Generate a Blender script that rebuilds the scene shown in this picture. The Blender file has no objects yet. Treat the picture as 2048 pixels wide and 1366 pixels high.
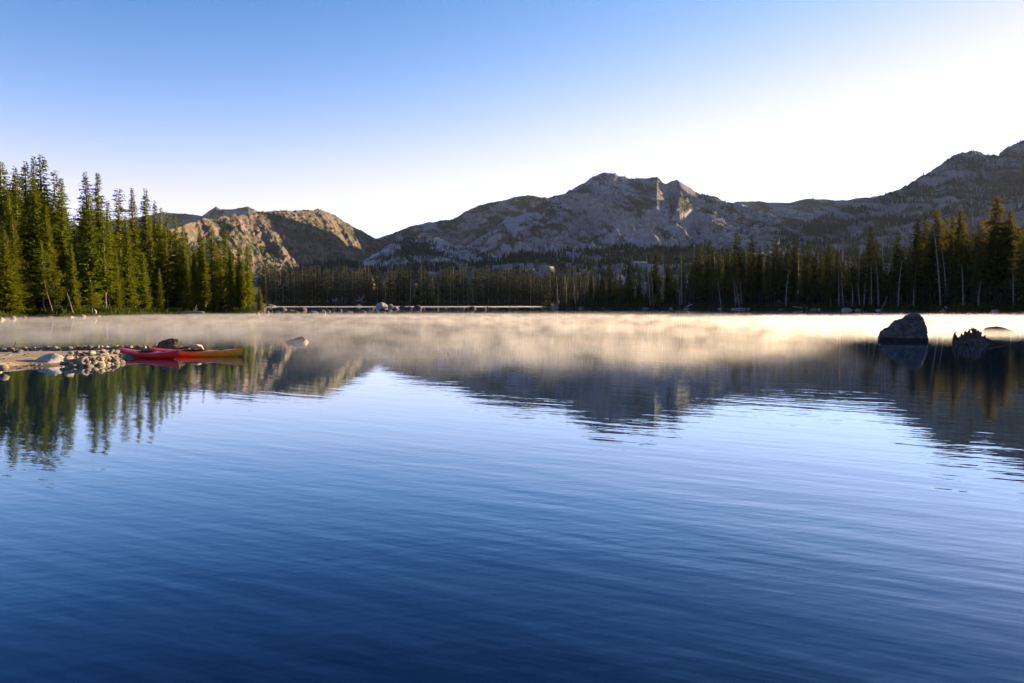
import bpy, bmesh, math, random
import numpy as np
from mathutils import Vector, Matrix, noise as mnoise

# ------------------------------------------------------------------ camera, sky, sun, exposure
FP = 1365.0                 # focal length in pixels of the 2048 px wide photograph
PITCH = math.radians(-3.19)
CAM_Z = 2.0
SUN_EL = math.radians(11.0)
SUN_AZ = math.radians(54.5)     # clockwise from the view direction (+Y)
sc = bpy.context.scene
col = sc.collection
cam = bpy.data.objects.new('camera', bpy.data.cameras.new('camera'))
col.objects.link(cam)
cam.location = (0, 0, CAM_Z)
cam.rotation_euler = (math.pi/2 + PITCH, 0, 0)
cam.data.sensor_width = 36.0
cam.data.lens = 36.0*FP/2048.0
cam.data.clip_start = 0.1
cam.data.clip_end = 60000
sc.camera = cam

world = bpy.data.worlds.new("World"); sc.world = world
world.use_nodes = True
wn = world.node_tree.nodes; wl = world.node_tree.links
wn.clear()
sky = wn.new('ShaderNodeTexSky'); sky.sky_type = 'NISHITA'; sky.sun_disc = False
sky.sun_elevation = SUN_EL; sky.sun_rotation = SUN_AZ
sky.altitude = 2500; sky.air_density = 1.0; sky.dust_density = 0.35; sky.ozone_density = 2.2
# the camera's response to the sky: per channel gain and power, paler towards the horizon all round
sp_ = wn.new('ShaderNodeSeparateColor'); cb_ = wn.new('ShaderNodeCombineColor')
wl.new(sky.outputs[0], sp_.inputs[0])
tcw = wn.new('ShaderNodeTexCoord'); sxyz = wn.new('ShaderNodeSeparateXYZ'); wl.new(tcw.outputs['Generated'], sxyz.inputs[0])
def wm(op, a, b):
    n = wn.new('ShaderNodeMath'); n.operation = op
    for i, v in enumerate((a, b)):
        if isinstance(v, (int, float)): n.inputs[i].default_value = v
        else: wl.new(v, n.inputs[i])
    return n.outputs[0]
for i, (gain, pw, hor, zen, cap) in enumerate(((7.2, 2.5, 1.14, 0.62, 1.25), (1.44, 1.5, 1.07, 0.82, 1.50), (1.06, 1.0, 1.20, 0.96, 2.6))):
    v = wm('POWER', wm('MULTIPLY', sp_.outputs[i], 0.3125), pw)
    mr = wn.new('ShaderNodeMapRange'); mr.interpolation_type = 'SMOOTHSTEP'
    mr.inputs[1].default_value = 0.10; mr.inputs[2].default_value = 0.50; mr.inputs[3].default_value = hor; mr.inputs[4].default_value = zen
    wl.new(sxyz.outputs['Z'], mr.inputs[0])
    v = wm('DIVIDE', wm('MULTIPLY', wm('MULTIPLY', v, gain*3.2), mr.outputs[0]), cap*3.2)
    v = wm('MULTIPLY', wm('DIVIDE', v, wm('POWER', wm('ADD', wm('POWER', v, 2.5), 1.0), 0.4)), cap*3.2)
    wl.new(v, cb_.inputs[i])
bg = wn.new('ShaderNodeBackground'); bg.inputs['Strength'].default_value = 0.06
wo = wn.new('ShaderNodeOutputWorld')
wl.new(cb_.outputs[0], bg.inputs[0]); wl.new(bg.outputs[0], wo.inputs[0])

sun = bpy.data.objects.new('sun', bpy.data.lights.new('sun', 'SUN'))
col.objects.link(sun)
sun.data.energy = 5.0; sun.data.angle = math.radians(0.53); sun.data.color = (1.0, 0.73, 0.45)
SDIR = Vector((math.sin(SUN_AZ)*math.cos(SUN_EL), math.cos(SUN_AZ)*math.cos(SUN_EL), math.sin(SUN_EL)))
sun.rotation_euler = SDIR.to_track_quat('Z', 'Y').to_euler()
sun.location = SDIR*200

sc.view_settings.view_transform = 'Standard'; sc.view_settings.look = 'None'
sc.view_settings.gamma = 1.0; sc.view_settings.use_curve_mapping = False
sc.view_settings.exposure = 2.2
sc.render.engine = 'CYCLES'
sc.cycles.use_denoising = True
sc.cycles.max_bounces = 6; sc.cycles.diffuse_bounces = 2; sc.cycles.glossy_bounces = 3
sc.cycles.transmission_bounces = 3; sc.cycles.volume_bounces = 1; sc.cycles.transparent_max_bounces = 6
sc.cycles.volume_max_steps = 512
sc.cycles.caustics_reflective = False; sc.cycles.caustics_refractive = False
sc.cycles.sample_clamp_indirect = 6.0

RNG = np.random.RandomState(7)
random.seed(11)
CT, ST = math.cos(PITCH), math.sin(PITCH)
def ray(x, y):
    u = (x-1024.0)/FP; v = (683.0-y)/FP
    return u, CT - v*ST, ST + v*CT
def gpt(x, y, z=0.0):
    dx, dy, dz = ray(x, y); t = (z-CAM_Z)/dz
    return dx*t, dy*t
def at_depth(x, y, Y):
    dx, dy, dz = ray(x, y); t = Y/dy
    return dx*t, Y, CAM_Z + dz*t
def az_te(x, y):
    dx, dy, dz = ray(x, y)
    return math.atan2(dx, dy), dz/math.hypot(dx, dy)

# ------------------------------------------------------------------ noise (numpy)
def _h(ix, iy, iz, s):
    n = (ix*374761393 + iy*668265263 + iz*2147483647 + s*1274126177) & 0xffffffff
    n = ((n ^ (n >> 13))*1274126177) & 0xffffffff
    n = ((n ^ (n >> 16))*2246822519) & 0xffffffff
    return ((n ^ (n >> 15)) & 0xffff)/65535.0
def pn2(x, y, s=0):
    ix = np.floor(x).astype(np.int64); iy = np.floor(y).astype(np.int64)
    fx = x-ix; fy = y-iy
    ux = fx*fx*fx*(fx*(fx*6-15)+10); uy = fy*fy*fy*(fy*(fy*6-15)+10)
    def g(a, b, dx, dy):
        t = _h(a, b, np.int64(0), s)*2*math.pi
        return np.cos(t)*dx + np.sin(t)*dy
    n00 = g(ix, iy, fx, fy); n10 = g(ix+1, iy, fx-1, fy)
    n01 = g(ix, iy+1, fx, fy-1); n11 = g(ix+1, iy+1, fx-1, fy-1)
    return ((n00*(1-ux)+n10*ux)*(1-uy) + (n01*(1-ux)+n11*ux)*uy)*1.5
def fbm(x, y, s=0, o=5, g=0.5):
    r = 0; a = 1.0; f = 1.0
    for k in range(o):
        r = r + a*pn2(x*f+17.3*k, y*f-9.1*k, s+k); a *= g; f *= 2.03
    return r
def ridged(x, y, s=0, o=5, g=0.5):
    r = 0; a = 1.0; f = 1.0
    for k in range(o):
        r = r + a*(1-2*np.abs(pn2(x*f+7.7*k, y*f+3.1*k, s+k))); a *= g; f *= 2.03
    return r
def sstep(a, b, x):
    t = np.clip((x-a)/(b-a), 0, 1); return t*t*(3-2*t)

# ------------------------------------------------------------------ materials
def mat(name):
    m = bpy.data.materials.new(name); m.use_nodes = True
    nt = m.node_tree; nt.nodes.clear()
    out = nt.nodes.new('ShaderNodeOutputMaterial')
    return m, nt, out
def N(nt, t, **kw):
    n = nt.nodes.new(t)
    for k, v in kw.items():
        if k in n.inputs: n.inputs[k].default_value = v
        else: setattr(n, k, v)
    return n
def ramp(nt, fac, stops):
    r = nt.nodes.new('ShaderNodeValToRGB')
    el = r.color_ramp.elements
    while len(el) > 1: el.remove(el[-1])
    el[0].position = stops[0][0]; el[0].color = (*stops[0][1], 1)
    for p, c in stops[1:]:
        e = el.new(p); e.color = (*c, 1)
    nt.links.new(fac, r.inputs[0]); return r
def mixc(nt, fac, a, b, mode='MIX'):
    m = nt.nodes.new('ShaderNodeMix'); m.data_type = 'RGBA'; m.blend_type = mode
    if isinstance(fac, (int, float)): m.inputs[0].default_value = fac
    else: nt.links.new(fac, m.inputs[0])
    for i, v in ((6, a), (7, b)):
        if isinstance(v, tuple): m.inputs[i].default_value = (*v, 1)
        else: nt.links.new(v, m.inputs[i])
    return m.outputs[2]
def rock_mat(name, c1, c2, scale=2.0, dark=(0.03, 0.03, 0.03), rough=0.9, bump=0.03, stain=None, lichen=0.0):
    m, nt, out = mat(name); L = nt.links
    b = N(nt, 'ShaderNodeBsdfPrincipled'); b.inputs['Roughness'].default_value = rough
    b.inputs['Specular IOR Level'].default_value = 0.25
    tc = N(nt, 'ShaderNodeTexCoord')
    n1 = N(nt, 'ShaderNodeTexNoise', Scale=scale, Detail=6.0, Roughness=0.65)
    n2 = N(nt, 'ShaderNodeTexNoise', Scale=scale*9, Detail=4.0, Roughness=0.7)
    n3 = N(nt, 'ShaderNodeTexVoronoi', Scale=scale*14)
    for n in (n1, n2, n3): L.new(tc.outputs['Object'], n.inputs['Vector'])
    r = ramp(nt, n1.outputs[0], [(0.3, c1), (0.68, c2)])
    r2 = ramp(nt, n2.outputs[0], [(0.36, dark), (0.52, (1, 1, 1))])
    c = mixc(nt, 0.55, r.outputs[0], r2.outputs[0], 'MULTIPLY')
    if lichen:
        r3 = ramp(nt, n1.outputs[0], [(0.5, (0, 0, 0)), (0.62, (1, 1, 1))])
        c = mixc(nt, r3.outputs[0], c, tuple(x*lichen for x in dark), 'MIX')
    oi = N(nt, 'ShaderNodeObjectInfo')
    mr = N(nt, 'ShaderNodeMapRange'); mr.inputs[3].default_value = 0.5; mr.inputs[4].default_value = 1.3
    L.new(oi.outputs['Random'], mr.inputs[0])
    c = mixc(nt, 1.0, c, mr.outputs[0], 'MULTIPLY')
    if stain:
        geo = N(nt, 'ShaderNodeNewGeometry'); sp = N(nt, 'ShaderNodeSeparateXYZ')
        L.new(geo.outputs['Position'], sp.inputs[0])
        sr = ramp(nt, sp.outputs['Z'], stain)
        c = mixc(nt, 1.0, c, sr.outputs[0], 'MULTIPLY')
    L.new(c, b.inputs['Base Color'])
    bp = N(nt, 'ShaderNodeBump'); bp.inputs['Distance'].default_value = bump; bp.inputs['Strength'].default_value = 0.8
    ad = N(nt, 'ShaderNodeMath', operation='ADD'); L.new(n1.outputs[0], ad.inputs[0]); L.new(n2.outputs[0], ad.inputs[1])
    L.new(ad.outputs[0], bp.inputs['Height']); L.new(bp.outputs[0], b.inputs['Normal'])
    L.new(b.outputs[0], out.inputs[0])
    return m
M = {}
M['granite'] = rock_mat('granite', (0.15, 0.12, 0.085), (0.34, 0.29, 0.21), 2.2, dark=(0.25, 0.22, 0.2))
M['tan_rock'] = rock_mat('tan_rock', (0.30, 0.24, 0.16), (0.46, 0.38, 0.27), 3.0, dark=(0.3, 0.26, 0.2))  # sunlight on the lone lake rock is put into this lighter tan
M['pale_granite'] = rock_mat('pale_granite', (0.24, 0.22, 0.19), (0.40, 0.37, 0.32), 3.5, dark=(0.25, 0.24, 0.22), bump=0.04)
M['dark_rock'] = rock_mat('dark_rock', (0.028, 0.026, 0.025), (0.09, 0.08, 0.07), 1.8, dark=(0.2, 0.2, 0.2))  # shade lying over the rock spit is put into this dark colour
M['brown_rock'] = rock_mat('brown_rock', (0.045, 0.038, 0.032), (0.20, 0.16, 0.11), 1.6, dark=(0.2, 0.17, 0.15))
WET = [(0.0, (0.25, 0.21, 0.18)), (0.10, (0.32, 0.27, 0.22)), (0.19, (0.5, 0.42, 0.32)), (0.22, (1.5, 1.3, 1.0)), (0.27, (1.3, 1.15, 0.95)), (0.30, (0.9, 0.9, 0.9)), (1.0, (1, 1, 1))]
M['lake_boulder'] = rock_mat('lake_boulder', (0.022, 0.024, 0.027), (0.17, 0.17, 0.165), 3.2, dark=(0.3, 0.3, 0.32), bump=0.12, stain=WET)

def wood_mat(name, c1, c2):
    m, nt, out = mat(name); L = nt.links
    b = N(nt, 'ShaderNodeBsdfPrincipled', Roughness=0.85)
    tc = N(nt, 'ShaderNodeTexCoord'); mp = N(nt, 'ShaderNodeMapping'); mp.inputs['Scale'].default_value = (5, 5, 0.5)
    n = N(nt, 'ShaderNodeTexNoise', Scale=2.0, Detail=6.0)
    L.new(tc.outputs['Object'], mp.inputs[0]); L.new(mp.outputs[0], n.inputs['Vector'])
    r = ramp(nt, n.outputs[0], [(0.35, c1), (0.65, c2)]); L.new(r.outputs[0], b.inputs['Base Color'])
    bp = N(nt, 'ShaderNodeBump', Distance=0.03); L.new(n.outputs[0], bp.inputs['Height']); L.new(bp.outputs[0], b.inputs['Normal'])
    L.new(b.outputs[0], out.inputs[0]); return m
M['bark'] = wood_mat('bark', (0.05, 0.036, 0.026), (0.16, 0.12, 0.09))
M['pale_bark'] = wood_mat('pale_bark', (0.085, 0.075, 0.065), (0.20, 0.18, 0.16))
M['bleached_wood'] = wood_mat('bleached_wood', (0.22, 0.19, 0.16), (0.42, 0.38, 0.33))
M['dark_wood'] = wood_mat('dark_wood', (0.018, 0.014, 0.011), (0.07, 0.055, 0.042))

def leaf_mat(name, c1, c2, trans=0.25, tc_=(0.12, 0.15, 0.02)):
    m, nt, out = mat(name); L = nt.links
    oi = N(nt, 'ShaderNodeObjectInfo'); geo = N(nt, 'ShaderNodeNewGeometry')
    n = N(nt, 'ShaderNodeTexNoise', Scale=0.8, Detail=3.0); tcx = N(nt, 'ShaderNodeTexCoord'); L.new(tcx.outputs['Object'], n.inputs['Vector'])
    r = ramp(nt, n.outputs[0], [(0.3, c1), (0.7, c2)])
    mr = N(nt, 'ShaderNodeMapRange'); mr.inputs[3].default_value = 0.7; mr.inputs[4].default_value = 1.25
    L.new(oi.outputs['Random'], mr.inputs[0])
    c = mixc(nt, 1.0, r.outputs[0], mr.outputs[0], 'MULTIPLY')
    hsn = N(nt, 'ShaderNodeHueSaturation'); mr2 = N(nt, 'ShaderNodeMapRange'); mr2.inputs[3].default_value = 0.475; mr2.inputs[4].default_value = 0.52
    w = N(nt, 'ShaderNodeMath', operation='FRACT'); w2 = N(nt, 'ShaderNodeMath', operation='MULTIPLY'); w2.inputs[1].default_value = 7.31
    L.new(oi.outputs['Random'], w2.inputs[0]); L.new(w2.outputs[0], w.inputs[0]); L.new(w.outputs[0], mr2.inputs[0])
    L.new(mr2.outputs[0], hsn.inputs['Hue']); L.new(c, hsn.inputs['Color'])
    d = N(nt, 'ShaderNodeBsdfDiffuse'); t = N(nt, 'ShaderNodeBsdfTranslucent'); mx = N(nt, 'ShaderNodeMixShader'); mx.inputs[0].default_value = trans
    L.new(hsn.outputs[0], d.inputs[0]); L.new(mixc(nt, 0.6, hsn.outputs[0], tc_), t.inputs[0])
    L.new(d.outputs[0], mx.inputs[1]); L.new(t.outputs[0], mx.inputs[2]); L.new(mx.outputs[0], out.inputs[0]); return m
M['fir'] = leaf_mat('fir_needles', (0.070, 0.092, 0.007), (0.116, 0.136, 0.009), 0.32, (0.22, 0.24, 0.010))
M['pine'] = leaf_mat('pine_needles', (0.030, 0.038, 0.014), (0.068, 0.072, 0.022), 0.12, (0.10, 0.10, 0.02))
M['lit_pine'] = leaf_mat('sunlit_pine_needles', (0.035, 0.042, 0.012), (0.08, 0.08, 0.02), 0.28, (0.19, 0.15, 0.02))  # lit copy of the pine needles: warm sun put into colour and translucency
M['far_needles'] = leaf_mat('far_needles', (0.014, 0.023, 0.017), (0.031, 0.043, 0.028), 0.05)  # the unlit far forest: its shade is put into this dark bluish colour
M['dead_needles'] = leaf_mat('dead_needles', (0.07, 0.045, 0.03), (0.12, 0.08, 0.055), 0.1, (0.1, 0.06, 0.03))
M['grass'] = leaf_mat('grass_blades', (0.028, 0.038, 0.010), (0.07, 0.068, 0.020), 0.15)
M['brush'] = leaf_mat('brush_leaves', (0.022, 0.032, 0.008), (0.055, 0.062, 0.014), 0.15)

def terrain_mat(name, rough_scale=0.02, bump=3.0):
    m, nt, out = mat(name); L = nt.links
    b = N(nt, 'ShaderNodeBsdfPrincipled', Roughness=0.95); b.inputs['Specular IOR Level'].default_value = 0.1
    at = N(nt, 'ShaderNodeAttribute'); at.attribute_name = 'tint'
    tc = N(nt, 'ShaderNodeTexCoord')
    n1 = N(nt, 'ShaderNodeTexNoise', Scale=rough_scale, Detail=9.0, Roughness=0.72)
    n2 = N(nt, 'ShaderNodeTexNoise', Scale=rough_scale*3.2, Detail=7.0, Roughness=0.8)
    L.new(tc.outputs['Object'], n1.inputs['Vector']); L.new(tc.outputs['Object'], n2.inputs['Vector'])
    r = ramp(nt, n2.outputs[0], [(0.34, (0.5, 0.5, 0.48)), (0.5, (0.92, 0.92, 0.92)), (0.66, (1.3, 1.29, 1.27))])
    c = mixc(nt, 1.0, at.outputs['Color'], r.outputs[0], 'MULTIPLY')
    L.new(c, b.inputs['Base Color'])
    bp = N(nt, 'ShaderNodeBump', Distance=bump, Strength=1.0)
    L.new(n1.outputs[0], bp.inputs['Height']); L.new(bp.outputs[0], b.inputs['Normal'])
    L.new(b.outputs[0], out.inputs[0]); return m
M['terrain'] = terrain_mat('terrain', 0.018, 7.0)
M['soil'] = terrain_mat('soil', 0.8, 0.05)

# ------------------------------------------------------------------ mesh helpers
def mesh_np(name, V, F, m=None, smooth=False, tint=None):
    """V (n,3); F (k,3) or (k,4)"""
    me = bpy.data.meshes.new(name)
    V = np.asarray(V, np.float32); F = np.asarray(F, np.int32)
    k, c = F.shape
    me.vertices.add(len(V)); me.vertices.foreach_set('co', V.ravel())
    me.loops.add(k*c); me.loops.foreach_set('vertex_index', F.ravel())
    me.polygons.add(k); me.polygons.foreach_set('loop_start', np.arange(0, k*c, c, dtype=np.int32))
    me.polygons.foreach_set('loop_total', np.full(k, c, np.int32))
    if smooth: me.polygons.foreach_set('use_smooth', np.ones(k, bool))
    me.update(calc_edges=True)
    if tint is not None:
        a = me.attributes.new('tint', 'FLOAT_COLOR', 'POINT')
        a.data.foreach_set('color', np.concatenate([tint, np.ones((len(V), 1))], 1).astype(np.float32).ravel())
    if m: me.materials.append(m)
    return me
def link(name, me, parent=None, loc=None):
    o = bpy.data.objects.new(name, me); col.objects.link(o)
    if parent: o.parent = parent
    if loc is not None: o.location = loc
    return o
def tag(o, label=None, cat=None, group=None, kind=None):
    if label: o['label'] = label
    if cat: o['category'] = cat
    if group: o['group'] = group
    if kind: o['kind'] = kind
    return o
def grid_faces(nr, nc):
    i = np.arange(nr-1)[:, None]*nc + np.arange(nc-1)[None, :]
    return np.stack([i, i+1, i+nc+1, i+nc], -1).reshape(-1, 4)
def tube(pts, rads, n=7, seed=0, jit=0.0):
    P = [Vector(p) for p in pts]; V = []; F = []
    rs = np.random.RandomState(seed)
    for i, p in enumerate(P):
        d = (P[min(i+1, len(P)-1)] - P[max(i-1, 0)]).normalized()
        a = d.cross(Vector((0.3, 0.9, 0.1))).normalized(); b = d.cross(a)
        for k in range(n):
            t = 2*math.pi*k/n; r = rads[i]*(1+jit*(rs.rand()-.5))
            V.append(p + a*math.cos(t)*r + b*math.sin(t)*r)
    for i in range(len(P)-1):
        for k in range(n):
            k2 = (k+1) % n
            F.append((i*n+k, i*n+k2, (i+1)*n+k2, (i+1)*n+k))
    b0 = len(V); V.append(P[0]); V.append(P[-1])
    for k in range(n):
        F.append((b0, (k+1) % n, k, k)); F.append((b0+1, (len(P)-1)*n+k, (len(P)-1)*n+(k+1) % n, (len(P)-1)*n+(k+1) % n))
    T = []
    for f in F:
        if f[2] == f[3]: T.append((f[0], f[1], f[2]))
        else: T.append((f[0], f[1], f[2])); T.append((f[0], f[2], f[3]))
    return np.array([tuple(v) for v in V]), np.array(T)
def join(parts):
    V = []; F = []; o = 0
    for v, f in parts:
        V.append(v); F.append(np.asarray(f)+o); o += len(v)
    return np.concatenate(V), np.concatenate(F)

# ------------------------------------------------------------------ shoreline and ground
def aa(x, y=612): return az_te(x, y)[0]
def shore_dist(x, y):                       # ground distance of a waterline pixel
    gx, gy = gpt(x, y); return math.hypot(gx, gy)
_sh = [(-60, 640), (0, 636.5), (60, 635), (130, 634), (200, 632.5), (280, 630), (360, 628.5), (440, 627.5), (505, 627), (524, 626.5)]
SH = [(aa(x), shore_dist(x, y)) for x, y in _sh]
SH += [(aa(531), 215), (aa(536), 500), (aa(700), 510), (aa(900), 505), (aa(1060), 500), (aa(1085), 480), (aa(1100), 330), (aa(1108), 285)]
SH += [(aa(x), shore_dist(x, y)) for x, y in [(1130, 616.8), (1200, 617), (1300, 617.3), (1400, 618), (1500, 618.6), (1600, 619.2), (1700, 620.3), (1800, 621.5), (1900, 622.6), (2048, 624.3)]]
SH += [(math.radians(a), r) for a, r in [(40, 158), (44, 140), (48, 118), (52, 112), (57, 118), (62, 104), (72, 90), (90, 75), (120, 42), (150, 26), (180, 20)]]
SH = [(math.radians(a), r) for a, r in [(-180, 20), (-150, 26), (-110, 45), (-80, 60), (-60, 74), (-45, 84)]] + SH
SHa = np.array([a for a, r in SH]); SHr = np.array([r for a, r in SH])
def shore(az):
    r = np.interp(az, SHa, SHr)
    return r*(1 + 0.010*np.sin(az*37)+0.008*np.sin(az*91+1))
def ground_z(x, y):
    x = np.asarray(x, float); y = np.asarray(y, float)
    r = np.hypot(x, y); az = np.arctan2(x, y); R = shore(az)
    d = r-R
    out = 0.05 + 0.55*sstep(0, 5, d) + 0.006*np.clip(d-4, 0, 400) + 0.05*np.clip(d-300, 0, 2000)*sstep(400, 700, r)
    out = out + 0.25*fbm(x*0.12, y*0.12, 3, 3)*sstep(0, 5, d) + 1.0*fbm(x*0.01, y*0.01, 5, 3)*sstep(20, 150, d)
    inn = np.maximum(-2.5, 0.05 + d*0.16)
    return np.where(d > 0, out, inn)
def build_ground():
    azs = np.unique(np.concatenate([np.radians(np.linspace(-180, 180, 400)), np.linspace(aa(-80), aa(2130), 1100)]))
    fr = np.concatenate([np.linspace(-60, -8, 10), np.linspace(-6, 10, 26), np.array([12, 15, 19, 25, 33, 45, 60, 80, 110, 150, 200, 260, 340, 440, 560, 720, 950, 1300, 2000, 3500, 5000, 7200])])
    R = shore(azs)
    rr = R[None, :] + fr[:, None]
    rr = np.maximum(rr, 6.0*np.linspace(0.3, 1, len(fr))[:, None])
    X = rr*np.sin(azs)[None, :]; Y = rr*np.cos(azs)[None, :]
    Z = ground_z(X, Y)
    far = sstep(2500, 6000, rr); Z = Z*(1-far) + (-30)*far
    V = np.stack([X, Y, Z], -1).reshape(-1, 3)
    g = np.array([0.035, 0.042, 0.016]); s = np.array([0.055, 0.044, 0.030]); n = sstep(-0.3, 0.4, fbm(X*0.2, Y*0.2, 9, 3))[..., None]
    t = (g*n + s*(1-n)).reshape(-1, 3)
    o = link('ground', mesh_np('ground', V, grid_faces(len(fr), len(azs)), M['soil'], True, t))
    tag(o, 'brown forest floor and grassy banks round the lake shore', 'ground', kind='structure')
build_ground()

# ------------------------------------------------------------------ mountains
TREES_FAR = []       # (x, y, z, h) spots for small far conifers
def ridge(name, label, sky_pts, R_pts, r0, seed, nx=500, nf=220, nb=40, back=1500, power=1.0, zf=0.0,
          big=60, bigw=500, mid=14, midw=90, fine=4.0, finew=26, rock=(0.33, 0.32, 0.30), veg=(0.060, 0.066, 0.048), vegb=0.0,
          bench=0.0, capk=0.55, treen=0, treeh=(8, 15), treemask=0.1, crest=1.0, extra=None, warm=None, skew=0.0, stretch=0.5):
    xs = np.linspace(sky_pts[0][0], sky_pts[-1][0], nx)
    ys = np.interp(xs, [p[0] for p in sky_pts], [p[1] for p in sky_pts])
    R = np.interp(xs, [p[0] for p in R_pts], [p[1] for p in R_pts])
    A = np.array([az_te(a, b) for a, b in zip(xs, ys)]); az, te = A[:, 0], A[:, 1]
    r0a = np.interp(xs, [p[0] for p in r0], [p[1] for p in r0]) if isinstance(r0, list) else np.full(nx, float(r0))
    s = np.linspace(0, 1, nf)[:, None]
    rf = r0a + (R-r0a)*s
    zs = CAM_Z + R*te
    P = s**power
    if bench: P = P + bench*np.sin(s*2*math.pi*1.5)*s*(1-s)
    zz = zf + (zs-zf)*P
    sb = np.linspace(0, 1, nb)[1:, None]
    rb = R + back*sb; zb = zs + (zf-60-zs)*(sb**1.1)
    rr = np.concatenate([rf, rb]); Z = np.concatenate([zz, zb]); S = np.concatenate([s*np.ones(nx), 1+sb*np.ones(nx)])
    X = rr*np.sin(az); Y = rr*np.cos(az)
    env = np.clip(4*np.clip(S, 0, 1)*(1-np.clip(S, 0, 1)), 0, 1)**0.6*sstep(-.02, .2, S) + np.where(S > 1, 0.4, 0)
    wx = X + 0.35*bigw*fbm(X/bigw, Y/bigw, seed+40, 3); wy = Y + 0.35*bigw*fbm(X/bigw+9, Y/bigw, seed+41, 3)
    Z = Z + env*big*(ridged(wx/bigw, wy/bigw, seed, 3)-0.9)
    e2 = 0.25 + 0.75*env
    Ql = rr*az + 0.25*wx + skew*rr; Qr = rr*stretch
    Z = Z + e2*mid*(ridged(Ql/midw, Qr/midw, seed+10, 3)-0.9)
    fn = fbm(rr*az/finew, rr*0.6/finew, seed+20, 3)
    Z = Z + (0.35+0.65*env)*fine*(np.abs(fn)*2 + fn)*crest
    if extra is not None: Z = Z + extra(np.interp(az, az, xs)[None, :]*np.ones_like(S), S, X, Y)
    cap = CAM_Z + rr*te*(capk + (1-capk)*np.clip(S, 0, 1)**1.5) + 1.5*fine
    Z = np.where(S < 1, np.minimum(Z, cap), Z)
    # slope
    gz = np.gradient(Z, axis=0)/np.maximum(np.gradient(rr, axis=0), 1e-3)
    gx = np.gradient(Z, axis=1)/np.maximum(np.abs(rr*np.gradient(az)), 1e-3)
    slope = np.hypot(gz, gx)
    LA = rr*az*1.0 + 0.35*rr; LB = Z*1.5 + 0.30*rr
    vn = fbm(LA/110, LB/190, seed+30, 6, 0.68) - 0.3*(slope-0.5) + vegb
    v = sstep(-0.28, 0.42, vn)[..., None]
    v2 = sstep(-0.3, 0.5, fbm(LA/260, LB/400, seed+33, 4))[..., None]
    rk = np.array(rock)*(0.8 + 0.3*v2)
    if warm is not None: rk = rk*(1-v2) + np.array(warm)*v2
    t = rk*(1-v) + np.array(veg)*v
    V = np.stack([X, Y, Z], -1).reshape(-1, 3)
    o = link(name, mesh_np(name, V, grid_faces(*S.shape), M['terrain'], True, t.reshape(-1, 3)))
    tag(o, label, 'mountain', kind='structure')
    if treen:
        rs = np.random.RandomState(seed+77)
        j = rs.randint(1, nx-1, treen*5); 
        # uniform over apparent area: weight by grid
        i = rs.randint(1, nf-3, treen*5)
        cl = fbm(LA[i, j]/120, LB[i, j]/200, seed+55, 5, 0.7)
        ok = (cl + 0.5*vn[i, j] > treemask) & (slope[i, j] < 1.1) & (Z[i, j] > -5)
        i = i[ok][:treen]; j = j[ok][:treen]
        h = rs.uniform(*treeh, len(i))
        jx = rs.uniform(-3, 3, len(i))
        TREES_FAR.append(np.stack([X[i, j]+jx, Y[i, j]+jx*0.5, Z[i, j]-0.8, h], 1))
    return o

ridge('far_ridge', 'distant blue grey ridge with two small peaks behind the sunlit mountain',
      [(150, 452), (250, 440), (330, 424), (365, 427), (388, 429), (404, 431), (418, 421), (432, 413), (441, 419), (452, 419), (470, 418), (482, 415), (496, 412), (512, 419), (530, 426), (560, 440), (620, 455), (700, 470)],
      [(150, 5200), (700, 5200)], 4300, 101, nx=420, nf=120, power=0.8, big=80, bigw=700, mid=22, midw=150, rock=(0.19, 0.18, 0.175), vegb=0.02, treen=1500, treeh=(9, 15), zf=60)
ridge('sunlit_mountain', 'brown mountain catching warm low sunlight left of the valley gap',
      [(160, 500), (260, 475), (330, 458), (380, 445), (420, 436), (470, 430), (510, 427), (535, 424), (562, 423), (590, 421), (618, 420), (640, 420), (652, 424), (670, 432), (688, 443), (702, 451), (716, 459), (728, 466), (742, 474), (775, 490), (840, 512), (900, 530)],
      [(160, 1500), (330, 1750), (470, 2300), (560, 2650), (640, 3000), (728, 3400), (900, 3700)], [(160, 1000), (330, 1150), (560, 1600), (740, 2050), (900, 2200)], 202, nx=620, nf=320, power=1.25,
      big=20, bigw=380, mid=20, midw=150, skew=0.75, stretch=0.22, fine=4.5, rock=(0.15, 0.118, 0.092), warm=(0.135, 0.105, 0.082), veg=(0.062, 0.066, 0.033), vegb=0.22, treen=9000, treeh=(5, 10), treemask=0.0, zf=10, back=900)
ridge('back_right_ridge', 'low grey ridge running between the central peak and right mountain',
      [(1340, 420), (1390, 395), (1430, 398), (1465, 405), (1490, 403), (1520, 403), (1548, 406), (1580, 407), (1600, 401), (1625, 397), (1650, 400), (1676, 402), (1700, 399), (1730, 396), (1765, 397), (1830, 410), (1900, 430)],
      [(1340, 4700), (1900, 4300)], 3300, 303, nx=420, nf=160, power=0.9, big=90, bigw=600, mid=22, midw=140, rock=(0.22, 0.21, 0.21), treen=1500, treeh=(8, 14), zf=60)
ridge('back_left_ridge', 'dark rounded ridge left of and behind the central peak',
      [(700, 492), (760, 476), (800, 461), (822, 453), (850, 446), (880, 442), (903, 440), (915, 435), (928, 425), (942, 418), (960, 410), (985, 405), (1005, 402), (1022, 396), (1045, 392), (1070, 391), (1092, 395), (1115, 402), (1160, 415), (1230, 440)],
      [(700, 3500), (1230, 4000)], 2600, 404, nx=420, nf=160, power=1.0, big=50, bigw=500, mid=16, midw=120, rock=(0.23, 0.195, 0.17), veg=(0.06, 0.06, 0.035), vegb=0.1, treen=2500, treeh=(8, 14), treemask=0.05, zf=60)
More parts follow.
